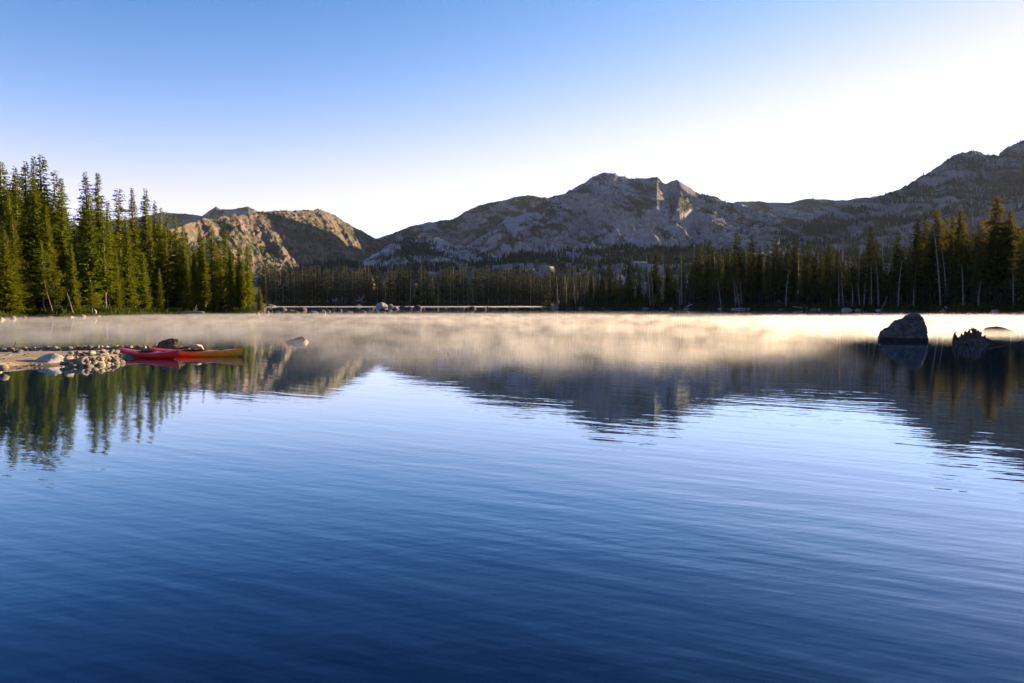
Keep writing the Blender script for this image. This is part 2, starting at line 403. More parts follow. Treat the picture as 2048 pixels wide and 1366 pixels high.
def cliff(xp, S, X, Y):
    # rock wall: buttress left of a notch whose side faces the low sun
    a = sstep(1236, 1252, xp)*(1-sstep(1318, 1336, xp)); b = sstep(0.60, 0.72, S)*(1-sstep(0.97, 1.0, S))
    c = sstep(1352, 1362, xp)*(1-sstep(1372, 1392, xp))
    return 75*a*b + 30*c*b - 40*sstep(1336, 1342, xp)*(1-sstep(1350, 1362, xp))*b
ridge('central_mountain', 'grey granite mountain with domed summit and cliff in the middle of the range',
      [(860, 520), (940, 488), (1000, 452), (1040, 430), (1080, 408), (1098, 397), (1130, 388), (1150, 376), (1168, 366), (1186, 354), (1197, 349), (1215, 347), (1230, 347.5), (1243, 352), (1256, 358), (1268, 359), (1290, 357.5), (1304, 356), (1314, 354.5), (1322, 361), (1330, 368), (1338, 366), (1347, 362), (1353, 360.5), (1362, 366), (1374, 374), (1385, 381), (1400, 389), (1425, 392), (1447, 401), (1470, 408), (1540, 428), (1640, 452), (1760, 475)],
      [(860, 2600), (1200, 3300), (1400, 3400), (1760, 3000)], [(860, 1900), (1760, 2000)], 505, nx=820, nf=420, power=1.3, bench=0.12,
      big=85, bigw=420, mid=24, midw=120, fine=5, rock=(0.215, 0.217, 0.218), vegb=0.04, treen=20000, treeh=(5, 11), treemask=-0.12, extra=cliff, zf=20, capk=0.42)
ridge('right_mountain', 'dark partly wooded mountain rising at the right edge of the view',
      [(1560, 470), (1640, 440), (1700, 418), (1745, 400), (1765, 390), (1783, 385), (1801, 378), (1822, 366), (1843, 353), (1866, 340), (1882, 329), (1893, 318), (1908, 308), (1925, 306), (1942, 303.5), (1962, 305), (1976, 311), (1994, 310), (2008, 299), (2028, 290), (2048, 281), (2090, 262), (2160, 235), (2260, 215), (2380, 250), (2500, 330), (2650, 420), (2900, 470), (3300, 500)],  # unseen skyline beyond the view edge, shaped to shade inner slopes and clear the sun
      [(1560, 2300), (1750, 2900), (1900, 3500), (2048, 4000), (2380, 4300), (3300, 3000)], [(1560, 1500), (1800, 1500), (2048, 1500), (3300, 900)], 606, nx=820, nf=380, power=1.2,
      big=80, bigw=480, mid=24, midw=130, fine=5, rock=(0.18, 0.172, 0.165), vegb=0.16, treen=20000, treeh=(11, 19), treemask=-0.25, zf=10, capk=0.45)
ridge('granite_dome', 'pale granite dome low in the valley with its top in sunlight',
      [(700, 560), (730, 522), (758, 503), (785, 488), (805, 480), (830, 475.5), (855, 475.5), (880, 479), (900, 487), (925, 493), (950, 500), (972, 510), (995, 520), (1040, 528), (1080, 545)],
      [(700, 1500), (1080, 1450)], 1050, 707, nx=420, nf=200, power=0.62, big=16, bigw=200, mid=9, midw=60, fine=3.5, finew=18, rock=(0.36, 0.32, 0.28), vegb=-0.03, treen=2200, treeh=(4, 8), treemask=0.0, zf=8, back=350, capk=0.6)
ridge('granite_bench', 'band of pale granite ledges and trees at the foot of the central mountain',
      [(560, 560), (620, 535), (700, 528), (760, 540), (900, 535), (980, 528), (1040, 512), (1100, 503), (1180, 507), (1260, 498), (1340, 503), (1420, 497), (1500, 505), (1600, 500), (1700, 512), (1800, 505), (1900, 515), (2100, 510)],
      [(560, 1150), (1100, 1250), (2100, 1100)], 700, 808, nx=700, nf=200, power=0.8, big=14, bigw=170, mid=9, midw=60, fine=3.0, finew=18, rock=(0.22, 0.21, 0.20), vegb=0.08, treen=8000, treeh=(8, 14), treemask=0.0, zf=5, back=500, capk=0.6)

def far_trees():
    T = np.concatenate(TREES_FAR); n = len(T)
    rs = np.random.RandomState(5)
    r = T[:, 3]*rs.uniform(0.11, 0.19, n)
    V = []; F = []
    k = 5
    a0 = rs.rand(n)*6.28
    parts_v = []; parts_f = []; off = 0
    for tier, (z0, z1, rr) in enumerate([(0.08, 0.62, 1.0), (0.42, 1.0, 0.68)]):
        ang = a0[:, None] + np.arange(k)[None]*2*math.pi/k + tier*0.6
        jr = rs.uniform(0.6, 1.25, (n, k))
        bx = T[:, 0:1] + np.cos(ang)*r[:, None]*rr*jr; by = T[:, 1:2] + np.sin(ang)*r[:, None]*rr*jr
        bz = T[:, 2:3] + T[:, 3:4]*(z0 + rs.uniform(-.05, .05, (n, k)))
        base = np.stack([bx, by, bz], -1)
        apex = np.stack([T[:, 0]+rs.uniform(-.2, .2, n), T[:, 1], T[:, 2]+T[:, 3]*z1], -1)[:, None]
        v = np.concatenate([base, apex], 1)
        parts_v.append(v.reshape(-1, 3))
        idx = np.arange(n)[:, None]*(k+1)
        f = np.stack([idx+np.arange(k)[None], idx+(np.arange(k)[None]+1) % k, np.broadcast_to(idx+k, (n, k))], -1).reshape(-1, 3)
        parts_f.append(f+off); off += n*(k+1)
    o = link('mountain_trees', mesh_np('mountain_trees', np.concatenate(parts_v), np.concatenate(parts_f), M['far_needles']))
    tag(o, 'countless small conifers scattered over the mountain slopes', 'trees', kind='stuff')
far_trees()

# ------------------------------------------------------------------ water
def build_water():
    m, nt, out = mat('lake_water'); L = nt.links
    b = N(nt, 'ShaderNodeBsdfAnisotropic') ; b.inputs['Roughness'].default_value = 0.02
    lw = N(nt, 'ShaderNodeLayerWeight', Blend=0.5)
    ci = N(nt, 'ShaderNodeMath', operation='SUBTRACT'); ci.inputs[0].default_value = 1.0; L.new(lw.outputs['Facing'], ci.inputs[1])
    # reflectance of the water surface by the cosine of the viewing angle, falling off a little faster in red
    rc = ramp(nt, ci.outputs[0], [(0.0, (0.97, 0.98, 1.0)), (0.09, (0.74, 0.82, 0.88)), (0.17, (0.50, 0.64, 0.70)), (0.23, (0.34, 0.47, 0.54)), (0.28, (0.25, 0.37, 0.44)), (0.36, (0.115, 0.185, 0.25)), (0.485, (0.042, 0.072, 0.105)), (0.7, (0.02, 0.04, 0.06)), (1.0, (0.018, 0.028, 0.04))])
    L.new(rc.outputs[0], b.inputs['Color'])
    db = N(nt, 'ShaderNodeBsdfDiffuse'); db.inputs[0].default_value = (0.001, 0.005, 0.012, 1)
    asum = N(nt, 'ShaderNodeAddShader'); L.new(b.outputs[0], asum.inputs[0]); L.new(db.outputs[0], asum.inputs[1])
    geo = N(nt, 'ShaderNodeNewGeometry')
    def wave(scale, sx, sy, rot, amp, detail=2.0, rough=0.5, dist=0.0):
        mp = N(nt, 'ShaderNodeMapping'); mp.vector_type = 'TEXTURE'; mp.inputs['Rotation'].default_value = (0, 0, math.radians(-rot)); mp.inputs['Scale'].default_value = (1/sx, 1/sy, 1)
        L.new(geo.outputs['Position'], mp.inputs[0])
        n = N(nt, 'ShaderNodeTexNoise', Scale=scale, Detail=detail, Roughness=rough, Distortion=dist)
        L.new(mp.outputs[0], n.inputs['Vector'])
        mu = N(nt, 'ShaderNodeMath', operation='MULTIPLY'); mu.inputs[1].default_value = amp
        L.new(n.outputs[0], mu.inputs[0]); return mu.outputs[0]
    def add(a, c):
        n = N(nt, 'ShaderNodeMath', operation='ADD'); L.new(a, n.inputs[0]); L.new(c, n.inputs[1]); return n.outputs[0]
    big = add(wave(1.0, 0.28, 1.0, 24, 0.0036, 1.0), wave(1.0, 0.55, 2.7, 30, 0.0044, 1.5, 0.45))
    small = add(wave(1.0, 1.3, 6.0, 21, 0.0021, 2.0), wave(1.0, 2.2, 8.0, -12, 0.0008, 1.0))
    h = add(big, small)
    # calmer patches
    pn = N(nt, 'ShaderNodeTexNoise', Scale=0.06, Detail=2.0); L.new(geo.outputs['Position'], pn.inputs['Vector'])
    pr = N(nt, 'ShaderNodeMapRange'); pr.inputs[1].default_value = 0.35; pr.inputs[2].default_value = 0.65; pr.inputs[3].default_value = 0.55; pr.inputs[4].default_value = 1.15
    L.new(pn.outputs[0], pr.inputs[0])
    sy = N(nt, 'ShaderNodeSeparateXYZ'); L.new(geo.outputs['Position'], sy.inputs[0])
    cr = N(nt, 'ShaderNodeMapRange'); cr.interpolation_type = 'SMOOTHSTEP'; cr.inputs[1].default_value = 13; cr.inputs[2].default_value = 27; cr.inputs[3].default_value = 0.8; cr.inputs[4].default_value = 0.36
    L.new(sy.outputs['Y'], cr.inputs[0])
    cn = N(nt, 'ShaderNodeMapRange'); cn.interpolation_type = 'SMOOTHSTEP'; cn.inputs[1].default_value = 4; cn.inputs[2].default_value = 12; cn.inputs[3].default_value = 2.8; cn.inputs[4].default_value = 1.0
    L.new(sy.outputs['Y'], cn.inputs[0]); cm_ = N(nt, 'ShaderNodeMath', operation='MULTIPLY'); L.new(cr.outputs[0], cm_.inputs[0]); L.new(cn.outputs[0], cm_.inputs[1])
    m0 = N(nt, 'ShaderNodeMath', operation='MULTIPLY'); L.new(pr.outputs[0], m0.inputs[0]); L.new(cm_.outputs[0], m0.inputs[1])
    mu = N(nt, 'ShaderNodeMath', operation='MULTIPLY'); L.new(h, mu.inputs[0]); L.new(m0.outputs[0], mu.inputs[1])
    bp = N(nt, 'ShaderNodeBump', Distance=1.0, Strength=1.0); L.new(mu.outputs[0], bp.inputs['Height'])
    L.new(bp.outputs[0], b.inputs['Normal']); L.new(bp.outputs[0], lw.inputs['Normal']); L.new(asum.outputs[0], out.inputs[0])
    V = np.array([(-700, -120, 0), (900, -120, 0), (900, 700, 0), (-700, 700, 0)], float)
    o = link('lake_water', mesh_np('lake_water', V, np.array([(0, 1, 2, 3)]), m))
    tag(o, 'calm blue mountain lake with fine ripples mirroring the sky', 'lake', kind='structure')
build_water()

# ------------------------------------------------------------------ mist
def build_mist(name, label, x0, x1, y0, y1, z0, z1, dens, hetero):
    m = bpy.data.materials.new(name); m.use_nodes = True; nt = m.node_tree; nt.nodes.clear(); L = nt.links
    out = nt.nodes.new('ShaderNodeOutputMaterial')
    pv = N(nt, 'ShaderNodeVolumePrincipled'); pv.inputs['Color'].default_value = (0.97, 0.91, 0.84, 1)  # white mist, with the warmth of the low sun put into its colour
    pv.inputs['Anisotropy'].default_value = 0.5; pv.inputs['Density'].default_value = dens
    L.new(pv.outputs[0], out.inputs['Volume'])
    if hetero:
        geo = N(nt, 'ShaderNodeNewGeometry')
        mp = N(nt, 'ShaderNodeMapping'); mp.inputs['Scale'].default_value = (1.0, 0.50, 0.42); L.new(geo.outputs['Position'], mp.inputs[0])
        n = N(nt, 'ShaderNodeTexNoise', Scale=0.55, Detail=5.0, Roughness=0.66, Distortion=0.5); L.new(mp.outputs[0], n.inputs['Vector'])
        n2 = N(nt, 'ShaderNodeTexNoise', Scale=0.05, Detail=1.0); L.new(geo.outputs['Position'], n2.inputs['Vector'])
        sp = N(nt, 'ShaderNodeSeparateXYZ'); L.new(geo.outputs['Position'], sp.inputs[0])
        def mth(op, a, c, d=None):
            q = N(nt, 'ShaderNodeMath', operation=op)
            for i, v in enumerate((a, c) if d is None else (a, c, d)):
                if isinstance(v, (int, float)): q.inputs[i].default_value = v
                else: L.new(v, q.inputs[i])
            return q.outputs[0]
        # wispy field minus height: tall wisps where the noise is strong
        f = mth('ADD', n.outputs[0], mth('MULTIPLY', n2.outputs[0], 0.35))
        f = mth('SUBTRACT', f, mth('MULTIPLY', sp.outputs['Z'], mth('ADD', 0.27, mth('MULTIPLY', sp.outputs['Y'], 0.0085))))
        mr = N(nt, 'ShaderNodeMapRange'); mr.inputs[1].default_value = 0.50; mr.inputs[2].default_value = 0.86; mr.inputs[3].default_value = 0; mr.inputs[4].default_value = 1
        L.new(f, mr.inputs[0])
        fy = N(nt, 'ShaderNodeMapRange'); fy.interpolation_type = 'SMOOTHSTEP'; fy.inputs[1].default_value = y0; fy.inputs[2].default_value = y0+9; fy.inputs[3].default_value = 0.0; fy.inputs[4].default_value = 1
        fx = N(nt, 'ShaderNodeMapRange'); fx.interpolation_type = 'SMOOTHSTEP'; fx.inputs[1].default_value = -11; fx.inputs[2].default_value = -5; fx.inputs[3].default_value = -11; fx.inputs[4].default_value = 0
        L.new(sp.outputs['X'], fx.inputs[0]); fr = N(nt, 'ShaderNodeMapRange'); fr.interpolation_type = 'SMOOTHSTEP'; fr.inputs[1].default_value = 9; fr.inputs[2].default_value = 19; fr.inputs[3].default_value = 0; fr.inputs[4].default_value = -18
        L.new(sp.outputs['X'], fr.inputs[0]); L.new(mth('ADD', mth('ADD', sp.outputs['Y'], fx.outputs[0]), fr.outputs[0]), fy.inputs[0])
        fb = N(nt, 'ShaderNodeMapRange'); fb.interpolation_type = 'SMOOTHSTEP'; fb.inputs[1].default_value = 105; fb.inputs[2].default_value = 150; fb.inputs[3].default_value = 1.0; fb.inputs[4].default_value = 0.05
        L.new(sp.outputs['Y'], fb.inputs[0])
        low = mth('MULTIPLY', mth('MAXIMUM', mth('SUBTRACT', 1.0, mth('MULTIPLY', sp.outputs['Z'], 2.4)), 0.0), 0.14)
        d = mth('MULTIPLY', mth('MULTIPLY', mth('MULTIPLY', mth('ADD', mr.outputs[0], low), fy.outputs[0]), fb.outputs[0]), dens)
        L.new(d, pv.inputs['Density'])
    else:
        m.cycles.homogeneous_volume = True
    V = np.array([(x, y, z) for z in (z0, z1) for y in (y0, y1) for x in (x0, x1)], float)
    F = np.array([(0, 2, 3, 1), (4, 5, 7, 6), (0, 1, 5, 4), (2, 6, 7, 3), (0, 4, 6, 2), (1, 3, 7, 5)])
    o = link(name, mesh_np(name, V, F, m)); tag(o, label, 'mist', kind='stuff')
build_mist('mist', 'low wisps of steam rising off the near lake in sunlight', -95, 130, 17, 175, 0.012, 0.95, 0.070, True)
build_mist('far_mist', 'thin bright mist lying on the far bay behind the rocks', -260, 60, 370, 492, 0.012, 0.30, 0.0045, False)
def build_haze():
    m = bpy.data.materials.new('haze'); m.use_nodes = True; nt = m.node_tree; nt.nodes.clear()
    out = nt.nodes.new('ShaderNodeOutputMaterial'); pv = N(nt, 'ShaderNodeVolumePrincipled')
    pv.inputs['Color'].default_value = (0.80, 0.88, 1.0, 1); pv.inputs['Density'].default_value = 0.000008; pv.inputs['Anisotropy'].default_value = 0.2
    nt.links.new(pv.outputs[0], out.inputs['Volume'])
    x0, x1, y0, y1, z0, z1 = -7600, 7600, -7600, 7600, -70, 1500
    V = np.array([(x, y, z) for z in (z0, z1) for y in (y0, y1) for x in (x0, x1)], float)
    F = np.array([(0, 2, 3, 1), (4, 5, 7, 6), (0, 1, 5, 4), (2, 6, 7, 3), (0, 4, 6, 2), (1, 3, 7, 5)])
    tag(link('haze', mesh_np('haze', V, F, m)), 'faint blue morning haze in the air over the valley', 'haze', kind='stuff')
HAZE = True
if HAZE: build_haze()
sc.cycles.volume_step_rate = 0.05

# ------------------------------------------------------------------ conifers
def crown_mesh(name, seed, H=25.0, Rm=2.1, start=0.04, step=0.42, nb=6, leaf=0.42, droop=0.28, gaps=0.0, upper=0.75, m=None, tri=2, ragged=0.25, reach=1.0):
    rs = np.random.RandomState(seed)
    z0 = start*H; P = []; D = []; S = []
    z = z0
    gph = rs.rand()*6.28
    lobes = rs.rand(4)*6.28
    while z < H*0.992:
        t = (z-z0)/(H-z0)
        prof = Rm*((1-t)**upper)*(1-0.12*t)*min(1.0, 0.45+t*5.5)*(1+ragged*(rs.rand()-0.5)*2)
        prof *= 1+0.18*math.sin(z*1.3+gph)
        n = max(4, int(round(nb*(0.7+0.45*(1-t))+rs.randint(-1, 2))))
        for b in range(n):
            if rs.rand() < gaps: continue
            a = rs.rand()*6.283
            L = max(0.16, prof*rs.uniform(0.62, 1.12)*(1+0.15*math.sin(a*2+lobes[0])))
            k = max(1, int(math.ceil(L*reach/(leaf*0.85))))
            zz = z + rs.uniform(-step, step)*0.5
            dr = droop*(1-0.9*t)
            for i in range(k):
                q = (i+0.6+0.4*rs.rand())/k
                rr = L*q
                zc = zz - dr*rr + 0.10*rr*q*1.6
                P.append((rr*math.cos(a), rr*math.sin(a), zc)); D.append((math.cos(a), math.sin(a), -dr*0.6)); S.append(leaf*(1.15-0.45*q)*rs.uniform(0.7, 1.25)*(1-0.5*t))
        z += step*rs.uniform(0.8, 1.2)*(1-0.35*t)
    P = np.array(P); D = np.array(D); S = np.array(S)[:, None]
    n = len(P)
    V = []; F = []
    side = np.stack([-D[:, 1], D[:, 0], np.zeros(n)], 1)
    for k in range(tri):
        j = rs.normal(0, 0.30, (n, 3))*S
        c = P + j*0.8
        d = D + rs.normal(0, 0.35, (n, 3)); s_ = side + rs.normal(0, 0.45, (n, 3))
        ph = rs.uniform(-1.45, 1.45, (n, 1)); s_ = s_*np.cos(ph); up = np.array([0, 0, 1.0])[None]*np.sin(ph)
        a = c - d*S*0.45 ; b = c + (s_+up)*S*0.55 + d*S*0.1; e = c - (s_+up)*S*0.55 + d*S*0.1; g = c + d*S*0.85
        if k == 0:
            v = np.stack([a, b, g, e], 1).reshape(-1, 3); i0 = np.arange(n)[:, None]*4
            f = np.concatenate([i0+np.array([[0, 1, 2]]), i0+np.array([[0, 2, 3]])])
        else:
            v = np.stack([a, b, g], 1).reshape(-1, 3); f = np.arange(n)[:, None]*3+np.array([[0, 1, 2]])
        V.append(v); F.append(f + sum(len(q) for q in V[:-1]))
    # leader tip
    return np.concatenate(V), np.concatenate(F)
def trunk_np(seed, H=25.0, r=0.24, lean=0.0, twigs=0, top=0.97, n=7):
    rs = np.random.RandomState(seed)
    ks = np.linspace(0, 1, 9); ph = rs.rand()*6.28
    wob = np.cumsum(rs.normal(0, 0.035, (9, 2)), 0)*0.6
    pts = [(lean*H*t*t*math.cos(ph)+wob[i, 0]*t, lean*H*t*t*math.sin(ph)+wob[i, 1]*t, t*H*top - (0.5 if i == 0 else 0)) for i, t in enumerate(ks)]
    rad = [r*(1.35 if i == 0 else 1)*(1-0.88*t)**0.8 for i, t in enumerate(ks)]
    parts = [tube(pts, rad, n, seed)]
    for k in range(twigs):
        t = rs.uniform(0.15, 0.92); a = rs.rand()*6.28; L = rs.uniform(0.5, 1.6)*(1.1-t)+0.2
        i = t*8; i0 = int(i); f = i-i0
        p = np.array(pts[i0])*(1-f)+np.array(pts[i0+1])*f
        q = p+np.array([math.cos(a)*L, math.sin(a)*L, rs.uniform(-0.5, 0.15)*L]); mid = (p+q)/2+np.array([0, 0, 0.05*L])
        parts.append(tube([p, mid, q], [0.05, 0.035, 0.012], 3, k))
    return join(parts)

class Kind:
    def __init__(self, name, crowns, trunks, kind='conifer'):
        self.name = name; self.crowns = crowns; self.trunks = trunks
def mk(name, seeds, leafmat, barkmat, twigs=0, trunkr=0.24, lean=0.0, **kw):
    out = []
    for s in seeds:
        cv, cf = crown_mesh(name, s, **kw)
        tv, tf = trunk_np(s, twigs=twigs, r=trunkr, lean=lean)
        out.append((cv, cf, tv, tf, mesh_np(name+'_crown', cv, cf, leafmat), mesh_np(name+'_trunk', tv, tf, barkmat, True)))
    return out
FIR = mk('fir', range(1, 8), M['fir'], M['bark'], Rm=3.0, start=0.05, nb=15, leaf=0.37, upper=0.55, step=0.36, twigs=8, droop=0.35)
FIRD = mk('dark_fir', range(5, 9), M['pine'], M['bark'], Rm=2.6, start=0.08, nb=10, leaf=0.48, upper=0.5, twigs=10)  # shaded copy of the firs: backlit shade is put into darker needles
FIRO = mk('open_fir', range(101, 106), M['fir'], M['bark'], Rm=3.0, start=0.22, nb=10, leaf=0.40, upper=0.5, step=0.42, twigs=44, gaps=0.22, ragged=0.6, droop=0.45)
FIRN = mk('narrow_fir', range(11, 16), M['fir'], M['bark'], Rm=2.2, start=0.08, nb=13, leaf=0.35, upper=0.55, step=0.36, twigs=8, gaps=0.04, droop=0.35)
FIRW = mk('broad_fir', range(21, 25), M['fir'], M['bark'], Rm=4.2, start=0.02, nb=18, leaf=0.42, upper=0.62, step=0.38, twigs=8)
PINE = mk('pine', range(31, 37), M['pine'], M['bark'], Rm=2.8, start=0.24, nb=11, leaf=0.48, upper=0.42, gaps=0.08, ragged=0.4, twigs=26, trunkr=0.22)
PINEB = mk('big_pine', range(41, 45), M['lit_pine'], M['pale_bark'], Rm=4.3, start=0.18, nb=14, leaf=0.52, upper=0.45, gaps=0.12, ragged=0.45, twigs=26, trunkr=0.3, droop=0.15)
FARP = mk('far_pine', range(51, 57), M['far_needles'], M['bark'], Rm=2.7, start=0.22, nb=6, leaf=0.8, step=0.65, upper=0.45, tri=1, gaps=0.08, ragged=0.4, twigs=6, trunkr=0.2)
FARN = mk('far_fir', range(61, 65), M['far_needles'], M['bark'], Rm=2.3, start=0.10, nb=6, leaf=0.75, step=0.6, upper=0.55, tri=1, ragged=0.3, twigs=4, trunkr=0.2)
DEAD = mk('dying_pine', range(71, 74), M['dead_needles'], M['pale_bark'], Rm=1.7, start=0.25, nb=4, leaf=0.34, gaps=0.3, ragged=0.5, twigs=40, trunkr=0.2)
SNAG = []
for s in range(81, 86):
    tv, tf = trunk_np(s, twigs=34, r=0.21, lean=0.02 if s % 2 else 0.05, top=1.0)
    SNAG.append(mesh_np('snag_trunk', tv, tf, M['pale_bark'], True))

def plant(kindset, i, X, Y, Z, H, wf=1.0, rz=None, name='conifer', label=None, group=None, tilt=0.0, tilt_dir=0.0, cat='conifer'):
    cv, cf, tv, tf, cm, tm = kindset[i % len(kindset)]
    e = bpy.data.objects.new(name, None); col.objects.link(e); e.empty_display_size = 0.5
    e.location = (X, Y, Z)
    sxy = H/25.0*wf
    e.scale = (sxy, sxy, H/25.0)
    rz = random.uniform(0, 6.28) if rz is None else rz
    e.rotation_euler = Matrix.Rotation(tilt, 3, Vector((math.cos(tilt_dir), math.sin(tilt_dir), 0))).to_euler()
    c = link('crown', cm, e); t = link('trunk', tm, e)
    c.rotation_euler = (0, 0, rz); t.rotation_euler = (0, 0, rz)
    tag(e, label, cat, group)
    return e
def plant_px(kindset, i, xpx, ytop, Y, wf=1.0, **kw):
    X, _, ztop = at_depth(xpx, ytop, Y)
    z = float(ground_z(X, Y)); z = max(z, 0.0)-0.05
    return plant(kindset, i, X, Y, z, ztop-z, wf, **kw)
def shore_Y(xpx, off):
    gx, gy, _ = ray(xpx, 620); a = math.atan2(gx, gy); r = float(shore(a))+off
    return r*math.cos(a)
def px_span(px):  return px
# left shore, traced: (x, top y, metres behind the waterline, set, width factor, label)
LS = 'firs on the sunlit left shore'
left = [
 (1, 320, 22, FIR, 1.0, 'tall dark fir cut by the left edge of the view, tip level with its neighbours'),
 (28, 330, 20, FIRN, 1.1, 'slim pointed fir second from the left edge in the sunlit grove'),
 (50, 321, 24, FIRN, 1.2, 'narrow ragged fir between the left edge firs and the two tallest tips'),
 (67, 311, 27, FIRN, 1.0, 'slim fir touching the left side of the tallest tree of the grove'),
 (82, 306, 25, FIRN, 1.2, 'tallest fir of the whole left grove, with a sharp open tip'),
 (109, 337, 23, FIRO, 0.9, 'slim see-through fir just right of the tallest fir'),
 (122, 356, 21, FIR, 0.8, 'fir with ragged top at the left side of the gap in the grove'),
 (170, 342, 22, FIRN, 1.1, 'tall fir with bare-stemmed tip at the right side of the gap in the grove'),
 (194, 345, 20, FIR, 0.8, 'right one of the two tall twin firs beside the gap'),
 (235, 376, 19, FIRO, 1.1, 'slim fir with dark top and brown dead lower boughs'),
 (264, 374, 18, FIR, 0.75, 'regular cone shaped fir with sharp tip standing clear against the sky'),
 (289, 375, 17, FIRN, 1.2, 'sharp tipped fir right of the regular cone shaped one'),
 (311, 400, 15, FIRN, 1.0, 'shorter fir where the treetops start stepping down to the right'),
 (320, 414, 18, FIRN, 1.0, 'small topped fir squeezed between two bigger firs near the mountain edge'),
 (335, 422, 14, FIRN, 1.0, 'fir whose tip just overlaps the far blue ridge'),
 (351, 430, 12, FIR, 0.7, 'pointed fir in front of the distant two peaked ridge foot'),
 (368, 446, 10, FIRN, 1.1, 'slim fir left of the dip in the grove skyline'),
 (399, 451, 13, FIR, 0.75, 'dark fir at the left of the last clump of the grove'),
 (422, 450, 15, FIRO, 1.0, 'broad brownish green fir in the last clump, standing furthest back'),
 (453, 458, 12, FIRO, 1.1, 'bushy flat topped fir in the last clump of the point'),
 (477, 486, 9, FIR, 0.8, 'fir second from the end of the wooded point'),
 (494, 484, 8, FIRN, 1.2, 'slim fir at the very end of the wooded point'),
 (8, 459, 6, FIRW, 0.85, 'broad bright green fir low at the left edge, brightest of the grove'),
 (67, 356, 14, FIRW, 0.72, 'massive broad fir with wide sunlit skirt in front of the tallest tips'),
 (92, 412, 11, FIRW, 0.70, 'wide sunlit fir leaning out right of the massive broad one'),
 (142, 486, 6, FIRW, 0.62, 'medium sunlit fir on the bank below the gap in the grove'),
 (82, 480, 6, FIRO, 0.95, 'medium fir with bare stem base in front of the wide sunlit fir'),
 (176, 392, 12, FIR, 1.0, 'broad bright fir in front of the twin tall firs'),
 (205, 420, 9, FIRO, 0.95, 'bright fir hanging over the bank right of the twin firs'),
 (232, 501, 8, FIRN, 0.9, 'small slim dark green fir at the water edge'),
 (286, 504, 6, FIRN, 1.1, 'small sunlit fir in front of the sharp tipped fir'),
 (318, 536, 5, FIRN, 1.0, 'short thin fir between two bigger ones on the bank'),
 (331, 450, 7, FIRO, 0.72, 'tall bright fir in the front row, trunk seen at its foot'),
 (372, 507, 6, FIR, 0.80, 'bright fir above the left end of the white fallen log'),
 (386, 496, 8, FIR, 0.8, 'cone shaped fir behind the white fallen log'),
 (428, 557, 4, FIRN, 1.3, 'little fir standing alone in front of the last clump'),
 (460, 499, 7, FIR, 0.75, 'front fir of the last clump, darker green'),
 (519, 573, 5, FIRN, 1.6, 'small tree standing alone on the tip of the point'),
 (63, 583, 3, FIRW, 0.9, 'little bright fir bush at the water edge near the left'),
 (54, 517, 9, FIRO, 0.9, 'thin half hidden fir behind the little bright bush'),
 (25, 430, 12, FIR, 0.9, 'fir rising behind the brightest broad fir at the left edge'),
 (182, 562, 4, FIRO, 1.3, 'small drooping fir beside the curved white trunk on the bank'),
 (440, 476, 14, FIRN, 1.0, 'thin fir half hidden at the back of the last clump'),
 (407, 470, 10, FIRN, 1.0, 'slim lit fir in the left part of the last clump'),
 (486, 520, 6, FIRN, 1.0, 'short slim fir in the front row at the end of the point'),
 (149, 430, 17, FIR, 0.7, 'dark fir low inside the gap of the grove skyline'),
 (215, 400, 16, FIR, 0.8, 'fir behind the bright bank fir, right shoulder of the twins'),
 (252, 430, 12, FIR, 0.8, 'fir filling the space between the brown boughed fir and the cone shaped fir'),
 (300, 440, 10, FIRO, 0.75, 'fir with a pale bare trunk showing halfway up'),
]
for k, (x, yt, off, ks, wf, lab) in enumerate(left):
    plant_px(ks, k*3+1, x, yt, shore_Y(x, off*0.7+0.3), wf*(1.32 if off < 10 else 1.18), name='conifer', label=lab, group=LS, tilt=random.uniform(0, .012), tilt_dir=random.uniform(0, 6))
def interp_env(x, pts): return float(np.interp(x, [p[0] for p in pts], [p[1] for p in pts]))
ENVL = [(-60, 345), (0, 345), (60, 350), (110, 370), (140, 425), (165, 395), (200, 390), (225, 430), (300, 430), (345, 452), (380, 470), (395, 480), (450, 480), (490, 510), (512, 545)]
fillab = 'fir inside the shady depth of the left shore grove, half hidden by the front row'
for k in range(80):
    x = -40 + 545*(k+random.random())/80
    off = random.uniform(9, 34)
    if x > 470: off = random.uniform(5, 12)
    yt = interp_env(x, ENVL) + random.uniform(0, 70) + (off < 14)*40
    plant_px(random.choice((FIR, FIRO, FIRN, FIRD)), k, x, yt, shore_Y(x, off), random.uniform(0.85, 1.35), name='conifer', label=fillab, group='half hidden firs of the left grove')

